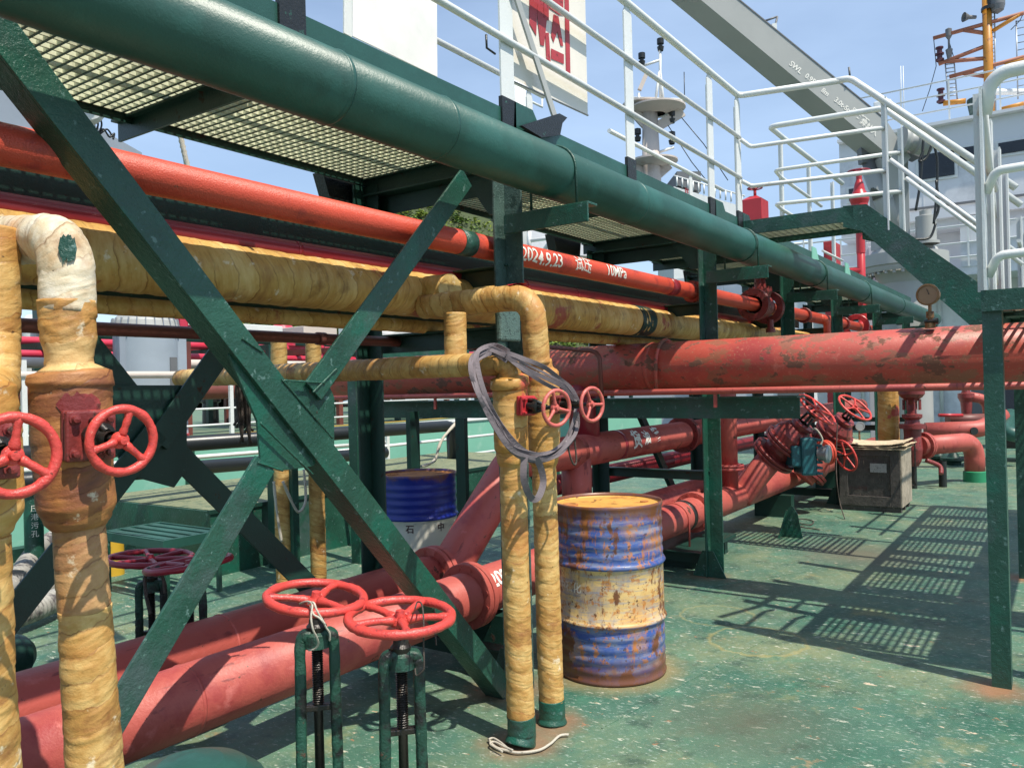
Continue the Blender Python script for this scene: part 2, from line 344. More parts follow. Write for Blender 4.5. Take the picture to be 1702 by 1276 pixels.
wrapw = wrapmat('whitened_lagging_cloth', (.46,.30,.15), (.62,.52,.36), (.76,.72,.62))

def deckmat(name):
    m = bpy.data.materials.new(name); m.use_nodes = True; t = m.node_tree; N = t.nodes; K = t.links.new
    b = N['Principled BSDF']; b.inputs['Roughness'].default_value = .5; b.inputs['Specular IOR Level'].default_value = .35
    g = N.new('ShaderNodeNewGeometry')
    def noi(sc, det, off, st=(1,1,1), rg=.6):
        p = N.new('ShaderNodeMapping'); p.inputs['Location'].default_value = (off, off*.7, 0); p.inputs['Scale'].default_value = st; p.inputs['Rotation'].default_value = (0, 0, .5)
        n = N.new('ShaderNodeTexNoise'); n.inputs['Scale'].default_value = sc; n.inputs['Detail'].default_value = det; n.inputs['Roughness'].default_value = rg
        K(g.outputs['Position'], p.inputs[0]); K(p.outputs[0], n.inputs[0]); return n.outputs[0]
    r = N.new('ShaderNodeValToRGB'); e = r.color_ramp.elements
    e[0].position = .35; e[0].color = (.034,.108,.074,1); e[1].position = .68; e[1].color = (.105,.190,.125,1); q = e.new(.52); q.color = (.064,.148,.106,1)
    K(noi(1.6, 7, 0), r.inputs[0]); col = r.outputs[0]
    # worn olive areas away from the walkway, salt flecks, scuffs, bare rusty chips
    for c, sc, th, so, off, st, amt in (((.24,.25,.13), .9, .46, .2, 7, (1,1,1), .62), ((.30,.32,.20), 3.5, .58, .10, 9, (1,1,1), .4), ((.07,.20,.13), 2.2, .53, .1, 10, (1,1,1), .55), ((.030,.065,.05), 5, .54, .12, 12, (1,1,1), .7), ((.15,.12,.070), 3.1, .60, .10, 16, (1,1,1), .4), ((.06,.10,.08), 30, .57, .1, 14, (1,1,1), .6),
            ((.30,.38,.33), 60, .56, .08, 3, (1,.45,1), .7), ((.50,.54,.48), 110, .63, .04, 5, (1,.4,1), .9), ((.55,.56,.46), 30, .615, .03, 19, (1,.35,1), .85), ((.40,.24,.12), 5, .64, .06, 27, (1,.8,1), .6),
            ((.36,.17,.09), 11, .645, .03, 23, (1,.7,1), .8), ((.55,.45,.33), 9, .650, .015, 31, (1,.45,1), .95), ((.50,.36,.22), 17, .665, .015, 37, (1,.5,1), .9), ((.34,.30,.12), 2.0, .60, .1, 41, (1,1,1), .4)):
        mr = N.new('ShaderNodeMapRange'); mr.inputs[1].default_value = th; mr.inputs[2].default_value = th+so; mr.inputs[4].default_value = amt
        K(noi(sc, 7, off, st, .68), mr.inputs[0]); x = N.new('ShaderNodeMixRGB'); x.inputs[2].default_value = (*c, 1)
        K(mr.outputs[0], x.inputs[0]); K(col, x.inputs[1]); col = x.outputs[0]
    # rust and bared steel round what is welded or has stood on the deck
    for (cx_, cy_, r0, r1, c, inv) in ((4.46,.33,.05,.20,(.30,.15,.08),0), (2.80,1.93,.06,.22,(.26,.15,.09),0), (3.05,1.94,.06,.20,(.26,.14,.08),0), (3.28,2.33,.04,.26,(.24,.12,.07),0), (3.80,2.03,.25,.42,(.27,.20,.09),0), (5.98,2.33,.03,.2,(.22,.13,.08),0), (6.98,.33,.04,.18,(.30,.15,.08),0), (4.62,1.52,.285,.03,(.46,.36,.12),1), (5.0,1.9,.25,.02,(.40,.34,.14),1), (3.5,1.2,.0,.5,(.10,.11,.075),0), (7.3,1.5,.1,.7,(.13,.12,.085),0)):
        vd = N.new('ShaderNodeVectorMath'); vd.operation = 'DISTANCE'; vd.inputs[1].default_value = (cx_, cy_, 0); K(g.outputs['Position'], vd.inputs[0])
        ad = N.new('ShaderNodeMath'); ad.operation = 'MULTIPLY_ADD'; ad.inputs[1].default_value = .16 if not inv else .09; K(noi(9 if not inv else 14, 6, cx_), ad.inputs[0]); K(vd.outputs['Value'], ad.inputs[2])
        if inv:
            df = N.new('ShaderNodeMath'); df.operation = 'SUBTRACT'; df.inputs[1].default_value = r0+.025; K(ad.outputs[0], df.inputs[0]); ab = N.new('ShaderNodeMath'); ab.operation = 'ABSOLUTE'; K(df.outputs[0], ab.inputs[0]); src, lo, hi, am = ab.outputs[0], 0, r1*.7, .36
        else: src, lo, hi, am = ad.outputs[0], r0+.08, r1+.08, .85
        mr = N.new('ShaderNodeMapRange'); mr.inputs[1].default_value = lo; mr.inputs[2].default_value = hi; mr.inputs[3].default_value = am; mr.inputs[4].default_value = 0; K(src, mr.inputs[0])
        x = N.new('ShaderNodeMixRGB'); x.inputs[2].default_value = (*c, 1); K(mr.outputs[0], x.inputs[0]); K(col, x.inputs[1]); col = x.outputs[0]
    K(col, b.inputs['Base Color'])
    b1 = N.new('ShaderNodeBump'); b1.inputs['Strength'].default_value = .45; b1.inputs['Distance'].default_value = .004; K(noi(60, 5, 2), b1.inputs['Height'])
    b2 = N.new('ShaderNodeBump'); b2.inputs['Strength'].default_value = .25; b2.inputs['Distance'].default_value = .01; K(noi(5, 4, 5), b2.inputs['Height'])
    K(b1.outputs[0], b2.inputs['Normal']); K(b2.outputs[0], b.inputs['Normal']); return m
deckm = deckmat('green_deck_paint')
farpaint = mat('far_deck_paint', (.10, .17, .10), .6, [((.18,.2,.12), 2, .5, .2)], [])
texgrn = mat('anti_slip_top_paint', (.19, .21, .12), .7, [((.08,.12,.07), 14, .52, .1), ((.36,.36,.26), 60, .62, .05)], [(90, .8, .006)])

def drummat(name, kind):
    m = bpy.data.materials.new(name); m.use_nodes = True; t = m.node_tree; N = t.nodes; K = t.links.new
    b = N['Principled BSDF']; b.inputs['Roughness'].default_value = .38
    tc = N.new('ShaderNodeTexCoord'); g = tc.outputs['Object']
    def noi(sc, det, off, st=(1,1,1)):
        p = N.new('ShaderNodeMapping'); p.inputs['Location'].default_value = (off, off, off); p.inputs['Scale'].default_value = st
        n = N.new('ShaderNodeTexNoise'); n.inputs['Scale'].default_value = sc; n.inputs['Detail'].default_value = det; n.inputs['Roughness'].default_value = .65
        K(g, p.inputs[0]); K(p.outputs[0], n.inputs[0]); return n.outputs[0]
    sx = N.new('ShaderNodeSeparateXYZ'); K(g, sx.inputs[0]); z = sx.outputs[2]
    r = N.new('ShaderNodeValToRGB'); r.color_ramp.interpolation = 'CONSTANT'; e = r.color_ramp.elements
    blue = (.038,.085,.30,1) if kind == 'rusty' else (.008,.022,.24,1); mid = (.68,.47,.19,1) if kind == 'rusty' else (.62,.60,.52,1)
    e[0].position = 0; e[0].color = blue; e[1].position = .325; e[1].color = mid; q = e.new(.635); q.color = blue
    mr = N.new('ShaderNodeMapRange'); mr.inputs[1].default_value = 0; mr.inputs[2].default_value = .9; K(z, mr.inputs[0]); K(mr.outputs[0], r.inputs[0]); col = r.outputs[0]
    lay = [((.26,.29,.36), 5, .48, .12, 2, (1,1,9), .6), ((.13,.17,.30), 3, .5, .1, 3, (2,2,1), .5), ((.52,.25,.05), 4.5, .50, .12, 6, (1,1,1), .55), ((.46,.17,.03), 26, .55, .05, 7, (1,1,1), .8), ((.20,.22,.26), 9, .58, .06, 8, (1,1,5), .6), ((.15,.050,.018), 8.5, .545, .04, 11, (1,1,.55), .95), ((.42,.15,.03), 13, .59, .05, 36, (1,1,.25), .8), ((.08,.035,.018), 40, .61, .03, 16, (1,1,1), .9), ((.05,.025,.015), 14, .66, .03, 26, (1,1,1), .9)] if kind == 'rusty' else [((.10,.05,.03), 9, .68, .05, 4, (1,1,1), .8), ((.02,.04,.12), 4, .56, .1, 2, (1,1,3), .5)]
    for c, sc, th, so, off, st, amt in lay:
        q = N.new('ShaderNodeMapRange'); q.inputs[1].default_value = th; q.inputs[2].default_value = th+so; q.inputs[4].default_value = amt
        K(noi(sc, 7, off, st), q.inputs[0]); x = N.new('ShaderNodeMixRGB'); x.inputs[2].default_value = (*c, 1)
        K(q.outputs[0], x.inputs[0]); K(col, x.inputs[1]); col = x.outputs[0]
    # rust creeping from rims: worn by wet feet and spills, wavy edge
    nn = noi(7, 6, 20)
    for lo, hi, c in (((.10, .02, (.14,.05,.022)), (.80, .89, (.16,.06,.025))) if kind == 'rusty' else ((.84, .90, (.20,.08,.03)),)) and \
            ([(.135, .045, (.14,.05,.022)), (.79, .875, (.18,.065,.022))] if kind == 'rusty' else [(.85, .90, (.20,.08,.03))]):
        ad = N.new('ShaderNodeMath'); ad.operation = 'MULTIPLY_ADD'; ad.inputs[1].default_value = .22 if lo > .5 else -.2; K(nn, ad.inputs[0])
        K(z, ad.inputs[2])
        q = N.new('ShaderNodeMapRange'); sh = .11 if lo > .5 else -.10; q.inputs[1].default_value = lo+sh; q.inputs[2].default_value = hi+sh; q.inputs[4].default_value = .9
        K(ad.outputs[0], q.inputs[0]); x = N.new('ShaderNodeMixRGB'); x.inputs[2].default_value = (*c, 1)
        K(q.outputs[0], x.inputs[0]); K(col, x.inputs[1]); col = x.outputs[0]
    K(col, b.inputs['Base Color'])
    b1 = N.new('ShaderNodeBump'); b1.inputs['Strength'].default_value = .3; b1.inputs['Distance'].default_value = .004; K(noi(30, 6, 2), b1.inputs['Height'])
    K(b1.outputs[0], b.inputs['Normal']); return m
drumlid = mat('rusted_drum_lid', (.62, .32, .07), .55, [((.38,.16,.04), 7, .52, .12), ((.16,.06,.02), 16, .60, .05)], [(60, .3, .003)], var=.15, varscale=6)
drumlid2 = mat('dark_rusted_drum_lid', (.42, .17, .05), .6, [((.16,.05,.02), 10, .52, .1)], [(60, .4, .003)], var=.2, varscale=6)

# ------------------------------------------------------------------ part builders
def wrapf(amp=.05, pitch=.075, seed=0, lump=.05):
    def f(r, s, th, p):
        ph = (s/pitch*(1+.1*noise.noise(V((s*3,seed,0)))) + th/(2*math.pi) + .25*noise.noise(V((math.cos(th), math.sin(th), s*9+seed)))) % 1.0
        n1 = noise.noise(p*7+V((seed,0,th))); n2 = noise.noise(V((math.cos(th)*2.2, math.sin(th)*2.2, s*22+seed)))
        n3 = noise.noise(V((math.cos(th)*1.5+seed, math.sin(th)*1.5, s*60)))
        q = (s+.35*r*math.cos(th+s*2))/pitch + .6*noise.noise(V((s*5, math.cos(th)*.7, math.sin(th)*.7+seed))); ph = q-math.floor(q)
        return r*(1 + amp*(ph**.6-.5)*.8 + lump*.5*n1 + amp*.3*n2 + amp*.35*n3)
    return f
def daub(c, ax, r, a0, a1, half, seed):
    c, ax = V(c), V(ax).normalized(); u = V((0,0,1)) if abs(ax.z) < .9 else V((1,0,0)); u = (u-ax*u.dot(ax)).normalized(); b_ = ax.cross(u); mb = MB(); vs = []; n, k = 16, 6
    for i in range(n+1):
        th = lerp(a0, a1, i/n); e = half*(1-abs(2*i/n-1)**4)
        lo = -e*(1+.7*noise.noise(V((i*.9,seed,0)))); hi = e*(1+.7*noise.noise(V((i*.9,seed,5))))
        for j in range(k+1): vs.append(c+ax*lerp(lo, hi, j/k)+(u*math.cos(th)+b_*math.sin(th))*(r+.001+.0012*noise.noise(V((i*.7,j*.9,seed)))))
    mb.add(vs, [(i*(k+1)+j,(i+1)*(k+1)+j,(i+1)*(k+1)+j+1,i*(k+1)+j+1) for i in range(n) for j in range(k)], True); return mb
def lagged(pts, r, seed=0, n=32, rad=.12, step=.007, amp=.05, lump=.06):
    return MB().tube(path(pts, rad, step), r, n, rf=wrapf(amp, .075, seed, lump))
def pipe(pts, r, n=28, rad=.2): return MB().tube(path(pts, rad, None), r, n)
def flange(c, ax, r, t=.045, k=10, gap=.008):
    c = V(c); ax = V(ax).normalized(); m = MB()
    for s in (-1, 1): m.lathe(c+ax*(s*(gap+t)/2), ax, [(-t/2,r*.6),(-t/2,r-.004),(-t/2+.004,r),(t/2-.004,r),(t/2,r-.004),(t/2,r*.6)], 28)
    m.lathe(c, ax, [(-gap, r*.8), (gap, r*.8)], 20)
    m.bolts(c, ax, r*.86, k, r*.065+.003, t*.9+.012); return m
def wheel(parent, c, nrm, R0, r, k, m, hub=None, dish=0, ref=0.0, curved=False):
    """handwheel: rim with its hub and spokes as sub-parts"""
    c = V(c); nrm = V(nrm).normalized(); u = V((0,0,1)) if abs(nrm.z) < .9 else V((1,0,0)); u = (u-nrm*u.dot(nrm)).normalized(); b = nrm.cross(u)
    lump = lambda rr, s, th, p: rr*(1+.16*noise.noise(p*45)+.10*noise.noise(p*120))
    rim = P('handwheel', MB().ringtor(c, nrm, R0-r, r, 56, 12, rf=lump), m, parent)
    hb = hub or R0*.2; hc = c - nrm*dish
    P('hub', MB().lathe(hc-nrm*hb*.55, nrm, [(0,0),(0,hb*.95),(hb*.25,hb),(hb*.75,hb*.9),(hb*.85,hb*.55),(hb*1.05,hb*.5),(hb*1.45,hb*.42),(hb*1.5,0)], 18), m, rim)
    for i in range(k):
        a = 2*math.pi*i/k + ref; d = u*math.cos(a)+b*math.sin(a)
        p0 = hc+d*hb*.7; p1 = c+d*(R0-r*1.2)
        mid = (p0+p1)/2 + nrm*(r*.3)
        P('spoke', MB().tube(catmull([p0, mid, p1], 5), [r*1.0]*3+[r*.8]*5+[r*.95]*3, 8, rf=lump), m, rim)
    return rim
def ubolt(c, ax, r, t=.008, drop=.05):
    c = V(c); ax = V(ax).normalized(); up = V((0,0,1)); sd = ax.cross(up).normalized()
    pts = [c - sd*r - up*(r+drop)] + [c + (-sd*math.cos(a)+up*math.sin(a))*r for a in [math.pi*i/14 for i in range(15)]] + [c + sd*r - up*(r+drop)]
    return MB().tube(pts, t, 8)
def text_mesh(s, size, thick=0, extrude=.0006):
    cu = bpy.data.curves.new('t', 'FONT'); cu.body = s; cu.size = size; cu.offset = thick; cu.extrude = 0; cu.resolution_u = 3
    o = bpy.data.objects.new('t', cu); scn.collection.objects.link(o)
    dg = bpy.context.evaluated_depsgraph_get(); me = bpy.data.meshes.new_from_object(o.evaluated_get(dg))
    bm = bmesh.new(); bm.from_mesh(me)
    for ax_ in (0, 1):                     # cut long strokes so that they can follow a curved surface
        cs = [v.co[ax_] for v in bm.verts] or [0]; lo, hi = min(cs), max(cs); c_ = lo + size*.07
        while c_ < hi:
            co = V((0,0,0)); co[ax_] = c_; no = V((0,0,0)); no[ax_] = 1
            bmesh.ops.bisect_plane(bm, geom=bm.verts[:]+bm.edges[:]+bm.faces[:], plane_co=co, plane_no=no, dist=1e-6); c_ += size*.14
    bm.verts.index_update()
    vs = [v.co.copy() for v in bm.verts]; fs = [tuple(v.index for v in f.verts) for f in bm.faces]; bm.free()
    bpy.data.objects.remove(o); bpy.data.curves.remove(cu); bpy.data.meshes.remove(me)
    xs = [v.x for v in vs] or [0]; x0 = min(xs)
    return [V((v.x-x0, v.y, 0)) for v in vs], fs, max(xs)-x0
def lettering(name, s, size, o, ex, ey, m, parent, cyl=None, jitter=0, thick=0):
    """painted characters, on a plane (o, ex, ey) or bent round a pipe: cyl=(axis point, axis dir, radius, start angle, ang dir)"""
    vs, fs, wd = text_mesh(s, size, thick); mb = MB(); out = []
    # subdivide nothing: glyph triangles are small against the pipe radius
    for v in vs:
        x, y = v.x, v.y
        if jitter: y += jitter*noise.noise(V((x*9, 0, 1.3))); x += jitter*.5*noise.noise(V((x*30, y*30, 4)))
        if cyl:
            a0, ad, r, th0, refv, s_ = cyl; th = th0 + y/r*s_
            bn = ad.cross(refv); out.append(a0 + ad*x + (refv*math.cos(th)+bn*math.sin(th))*(r+.0025))
        else: out.append(V(o)+V(ex)*x+V(ey)*y)
    mb.add(out, fs); return P(name, mb, m, parent)

# ================================================================== SETTING
def struct(name, mb, m, kind='structure'):
    o = P(name, mb, m); o['kind'] = kind; return o
mb = MB(); n = 60
mb.add([(-12,-8,0),(60,-8,0),(60,8.0,0),(-12,8.0,0)], [(0,1,2,3)])
struct('deck', mb, deckm)
mb = MB(); mb.add([(-3000,-3000,-5),(3000,-3000,-5),(3000,3000,-5),(-3000,3000,-5)], [(0,1,2,3)])
struct('water', mb, mat('harbour_water', (.03,.07,.07), .15, [], [(2, .4, .1)]))
mb = MB(); mb.bb(-12, 60, 8.0, 8.15, -4.5, .12); struct('deck_edge', mb, darkgreen)
# weld seams on the deck
mb = MB()
for px0, py0, px1, py1 in ((1000,1210,1370,1010),(1110,985,1340,950)):
    a, b_ = at(px0,py0,Z=0), at(px1,py1,Z=0); mb.beam(a+V((0,0,.002)), b_+V((0,0,.002)), .008, .004)
struct('weld_seam', mb, deckm)

# ================================================================== PIPE RACK
rack = T('pipe_rack', 'dark green steel trestle with crossed angle braces carrying the pipes', 'pipe rack', (3.3, 2.3, 0))
YF, YR = 2.33, 3.3
for x, ztop in ((.75,2.66),(3.3,2.66),(5.98,2.62),(8.1,2.62),(10.15,2.62),(12.6,2.62),(15.1,2.62)):
    for y in (YF, YR):
        zf = 1.39 if abs(x-8.1) < .1 and y == YF else 0
        mb = MB(); mb.angle((x,y,zf), (x,y,ztop), .10, .012, (0,1,0), -1)
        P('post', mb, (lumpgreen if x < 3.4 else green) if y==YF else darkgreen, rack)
        if zf: continue
        mb = MB(); mb.prism([(x-.03,y-.15,.0),(x-.03,y+.12,.0),(x-.03,y+.04,.2),(x-.03,y-.05,.2)], (.012,0,0)); P('foot_gusset', mb, green, rack)
    for z, ext, hh in ((2.60,.0,.10),(2.108,.0,.08),(1.80,.0,.09),(.80,.0,.07) if x > 4 else (1.80,.0,.088), (.16,.0,.09)):
        if z == 1.80 and hh == .088 or (z < 1 and abs(x-8.1) < .1): continue
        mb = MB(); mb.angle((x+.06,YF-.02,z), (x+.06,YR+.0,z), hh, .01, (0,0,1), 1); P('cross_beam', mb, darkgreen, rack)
    # bracket cantilevered towards the camera under the big pipe
    mb = MB(); mb.beam((x,YF-.06,2.335),(x,1.80,2.335), .09, .012); mb.beam((x-.045,YF-.06,2.29),(x-.045,1.80,2.29), .012, .09)
    P('pipe_bracket', mb, green, rack)
    mb = MB(); mb.prism([(x+.05,YF-.02,2.66),(x+.05,YF+.26,2.66),(x+.05,YF+.26,2.60),(x+.05,YF+.10,2.38),(x+.05,YF-.02,2.38)], (.012,0,0)); P('corner_gusset', mb, darkgreen, rack)
for x in (3.3,):
    P('patch_plate', MB().box(at(845,536,Y=2.20),(.17,.03,.18)), greylump, rack, bevel=.01)
# front crossed braces (plane of the front posts)
q = lambda px, py, Y=2.28: at(px, py, Y=Y)
for a, b_ in ((q(-60,-30), q(845,1150)), (q(775,295), q(520,650)), (q(440,770), q(150,1260))):
    mb = MB(); mb.angle(a, b_, .098, .012, (0,-1,0), -1 if a.x > b_.x else 1); P('brace', mb, green, rack)
pl = [at(x_,y_,Y=2.295) for x_,y_ in ((428,700),(434,770),(470,782),(520,775),(556,740),(556,660),(545,634),(470,634),(400,560),(380,590))]
mb = MB(); mb.prism(pl, (0,.012,0)); P('gusset_plate', mb, green, rack)
# rear crossed braces
for a, b_ in ((at(395,545,Y=3.2), at(262,735,Y=3.2)), (at(262,715,Y=3.2), at(-10,1060,Y=3.2)), (at(120,540,Y=3.24), at(240,690,Y=3.24)), (at(275,735,Y=3.24), at(540,1000,Y=3.24))):
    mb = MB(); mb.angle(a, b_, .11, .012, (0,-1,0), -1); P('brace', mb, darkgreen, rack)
pl = [at(x_,y_,Y=3.22) for x_,y_ in ((186,640),(186,740),(215,790),(290,810),(311,780),(311,640))]
P('gusset_plate', MB().prism(pl, (0,.012,0)), darkgreen, rack)
# right-hand far crossed bay (between posts 2 and 3) and longitudinal members
for y in (YR,):
    P('stringer', MB().bb(-3,10.2,2.735,2.745,2.125,2.238), darkgreen, rack)
    P('stringer', MB().bb(-3,10.2,2.84,2.85,1.862,1.935), darkgreen, rack)
for xx in (5.95, 8.1):
    P('brace', MB().angle((xx-.3,YR-.05,.1),(xx-1.3,YR-.05,1.2), .08, .01, (0,-1,0), 1), darkgreen, rack)

for ch in rack.children:
    if ch.name.split('.')[0] in ('brace','gusset_plate','post','pipe_bracket','foot_gusset','cross_beam'):
        md = ch.modifiers.new('bevel', 'BEVEL'); md.width = .0025; md.segments = 2; md.limit_method = 'ANGLE'
def bead(p0, p1, r=.006): 
    return MB().tube(path([p0, p1], .1, .006), r, 7, rf=lambda rr,s_,th,p: rr*(1+.45*noise.noise(p*120)))
qb = lambda x_, y_: at(x_, y_, Y=2.272)
for a, b_ in (((402,562),(436,585)),((468,632),(540,636)),((470,632),(553,728)),((428,768),(470,782)),((520,652),(560,612)),((432,702),(520,788))): P('weld_bead', bead(qb(*a), qb(*b_), .0045), green, rack)
# ---- elevated walkway (catwalk)
cw = T('elevated_walkway', 'long green walkway with pale grating floor running over the pipes', 'walkway', (4, 2.8, 2.7))
ZG = 2.735
def grating(parent, x0, x1, y0, y1, ztop, h=.036, px=.045, py=.045, t=.010, m=None, name='grating_panel'):
    mb = MB()
    k = int(round((x1-x0)/px))
    for i in range(k+1):
        x = x0+(x1-x0)*i/k; mb.hexa([(x-t*.42,y0,ztop-h),(x+t*.42,y0,ztop-h),(x+t*.42,y1,ztop-h),(x-t*.42,y1,ztop-h),(x-t/2,y0,ztop),(x+t/2,y0,ztop),(x+t/2,y1,ztop),(x-t/2,y1,ztop)])
    k = int(round((y1-y0)/py))
    for i in range(k+1):
        y = y0+(y1-y0)*i/k; mb.hexa([(x0,y-t*.42,ztop-h+.001),(x1,y-t*.42,ztop-h+.001),(x1,y+t*.42,ztop-h+.001),(x0,y+t*.42,ztop-h+.001),(x0,y-t/2,ztop-.001),(x1,y-t/2,ztop-.001),(x1,y+t/2,ztop-.001),(x0,y+t/2,ztop-.001)])
    mb.cur = 1; k = int(round((x1-x0)/px))
    for i in range(k+1): x = x0+(x1-x0)*i/k; mb.bb(x-t*.40,x+t*.40,y0,y1,ztop-h-.003,ztop-h-.0005)
    return P(name, mb, [m or frp, darkgreen], parent)
xs = [-2.1, -.7, .68, 1.95, 3.35, 4.75, 6.05, 7.45, 8.75, 10.1, 11.6, 13.2, 15]
for a, b_ in zip(xs, xs[1:]):
    fine = a < 9
    grating(cw, a+.012, b_-.012, 2.36, 3.28, ZG, px=.045 if fine else .09, py=.045 if fine else .09)
for x in xs:
    mb = MB(); mb.beam((x,2.3,2.655),(x,3.40,2.655), .012, .09); mb.beam((x,2.3,2.693),(x,3.40,2.693), .075, .01); P('cross_bearer', mb, darkgreen, cw)
P('side_beam', MB().bb(-3,16,3.29,3.30,2.665,2.745), darkgreen, cw)
P('side_beam', MB().bb(-3,16,2.325,2.345,2.692,2.745), green, cw)
P('toe_board', MB().bb(-3,16,2.327,2.335,2.747,2.905), greenpipe, cw)
for x in (3.39, 6.24, 6.9, 9.2, 10.8):
    P('toe_gusset', MB().prism([(x+.03,2.325,2.75),(x+.36,2.325,2.75),(x+.36,2.325,2.80),(x+.22,2.325,2.96),(x+.05,2.325,2.96)], (0,-.01,0)), lgreen if x > 8 else greenpipe, cw)
# hangers under the far edge: drop frames on the far side
for px_ in (560, 930, 1150):
    p = at(px_, 330 if px_ < 700 else 420, Y=3.36); x = p.x
    P('hanger_bracket', MB().prism([(x-.12,3.34,2.70),(x+.32,3.34,2.70),(x+.26,3.34,2.38),(x+.10,3.34,2.28),(x-.02,3.34,2.42)], (0,.08,0)), tar, cw)
# second catwalk leaf behind (seen beyond at right)
grating(cw, 5.3, 7.3, 3.75, 4.55, 2.60, px=.06, py=.06)
P('side_beam', MB().bb(5.2,7.4,3.72,3.74,2.52,2.61), darkgreen, cw)
P('side_beam', MB().bb(5.2,5.22,3.74,4.6,2.52,2.61), darkgreen, cw)

# ---- near handrail of the walkway
def railpost(x, y, z0, z1, m=white, wx=.012, wy=.065, foot=True, parent=None):
    mb = MB(); mb.prism([(x,y-wy/2,z0),(x,y+wy/2,z0),(x,y+wy/2,z1-.06),(x,y+wy/6,z1),(x,y-wy/6,z1),(x,y-wy/2,z1-.06)], (wx,0,0))
    P('post', mb, m, parent)
def flatpost(x, y, z0, z1, parent, wd=.065, th=.010, m=white):
    mb = MB(); mb.prism([(x-wd/2,y,z0),(x+wd/2,y,z0),(x+wd/2,y,z1-.05),(x+wd/5,y,z1),(x-wd/5,y,z1),(x-wd/2,y,z1-.05)], (0,th,0))
    mb.box((x+wd/2-.005,y+.03,(z0+z1)/2-.03),(.01,.05,z1-z0-.06)); P('post', mb, m, parent)
    mb = MB(); mb.box((x,y+.006,z0+.03),(wd+.008,.022,.14)); P('foot', mb, tar, parent)
nr = T('near_handrail', 'white tubular handrail along the near edge of the walkway', 'handrail', (3.4, 2.35, 2.9))
YN = 2.32
for x in (.6, 2.0, 3.39, 4.79, 6.24, 6.9): flatpost(x, YN, 2.86, 3.95, nr, wd=.115)
P('top_rail', MB().tube(path([(-2,YN,3.97),(6.93,YN,3.97),(7.0,1.50,3.93)], .06, None), .026, 12), white, nr)
P('middle_rail', MB().tube([(-2,YN-.01,3.60),(6.9,YN-.01,3.60)], .018, 10), white, nr)
P('lower_rail', MB().tube([(-2,YN-.01,3.25),(6.9,YN-.01,3.25)], .018, 10), white, nr)
P('middle_rail', MB().tube(path([(6.9,YN-.02,3.58),(6.97,YN-.08,3.52),(7.0,1.17,3.48)], .06, None), .018, 10), white, nr)
P('lower_rail', MB().tube(path([(6.9,YN-.02,3.22),(6.97,YN-.08,3.18),(7.0,1.17,3.14)], .06, None), .018, 10), white, nr)
fr = T('far_handrail', 'white handrail on the far side of the walkway', 'handrail', (3.4, 3.33, 2.7))
YB = 3.36
for x in (-.5, 1.0, 2.35, 3.8, 5.2, 6.9, 8.4):
    mb = MB(); mb.prism([(x-.04,YB,2.75),(x+.04,YB,2.75),(x+.04,YB,3.70),(x+.015,YB,3.76),(x-.015,YB,3.76),(x-.04,YB,3.70)], (0,.012,0)); P('post', mb, white, fr)
P('top_rail', MB().tube([(-2,YB,3.77),(5.4,YB,3.77)], .02, 10), white, fr)
P('top_rail', MB().tube([(6.5,YB,3.77),(9.4,YB,3.77)], .02, 10), white, fr)
P('middle_rail', MB().tube([(-2,YB,3.35),(9.4,YB,3.35)], .014, 10), white, fr)
P('curved_end', MB().tube(path([(5.0,YB,3.28),(5.6,YB,3.38),(6.2,YB,3.30),(7.2,YB,3.1)], .3, None), .022, 10), white, fr)
# board with painted characters, standing in the near rail
def onplane(px_, py_, Y): return at(px_, py_, Y=Y)
sg = T('sign_board', 'white steel board with big red characters, black specks and rust, fixed to the rail', 'sign', onplane(900,150,2.36))
c = [onplane(847,-260,2.36), onplane(847,132,2.36), onplane(977,192,2.36), onplane(973,0,2.36), onplane(968,-215,2.36)]
P('board', MB().prism([c[0],c[1],c[2],c[4]], (0,.008,0)), signw, sg)
P('edge_bead', MB().tube([c[1],c[2]], .006, 8), steel, sg)
S = 10.63
strokes = [[(880,-60),(895,-60),(891,60),(880,40)], [(893,-60),(902,-60),(904,20),(909,30),(904,77),(898,75),(893,30)], [(903,-60),(912,-60),(912,35),(903,30)],
  [(906,55),(912,55),(915,103),(908,98)], [(913,14),(929,25),(936,26),(937,-60),(914,-60)], [(937,-60),(944,-60),(948,130),(941,122)],
  [(920,24),(928,28),(936,77),(932,77),(926,53),(920,71),(916,60)], [(916,81),(937,91),(937,107),(916,98)]]
for s_ in strokes:
    pl = [onplane(x_,y_,2.357) for x_,y_ in s_]; P('painted_stroke', MB().prism(pl, (0,-.0015,0)), signr, sg)
P('stay_bar', MB().beam(onplane(840,-60,2.30), onplane(921,192,2.30), .045, .012, up=(0,1,0)), greyp, sg)
P('stay_bracket', MB().prism([onplane(862,210,2.30), onplane(925,190,2.30), onplane(938,197,2.30), onplane(930,206,2.30), onplane(926,226,2.30), onplane(895,230,2.30)], (0,-.02,0)), tar, sg)
P('lug', MB().tube([onplane(808,58,2.3), onplane(809,80,2.3), onplane(823,90,2.3)], .006, 6), tar, sg)
bp = T('blank_panel', 'plain white panel on the far rail at the top left', 'panel', at(650,100,Y=3.4))
c = [at(586,-60,Y=3.31), at(586,60,Y=3.31), at(727,128,Y=3.31), at(726,-20,Y=3.31)]
P('sheet', MB().prism(c, (0,.01,0)), mat('clean_white_panel', (.80,.80,.77), .5, [((.62,.60,.54), 3, .6, .1)], []), bp)
P('upright', MB().prism([at(572,-60,Y=3.30),at(572,55,Y=3.30),at(585,62,Y=3.30),at(585,-60,Y=3.30)], (0,.01,0)), white, bp)

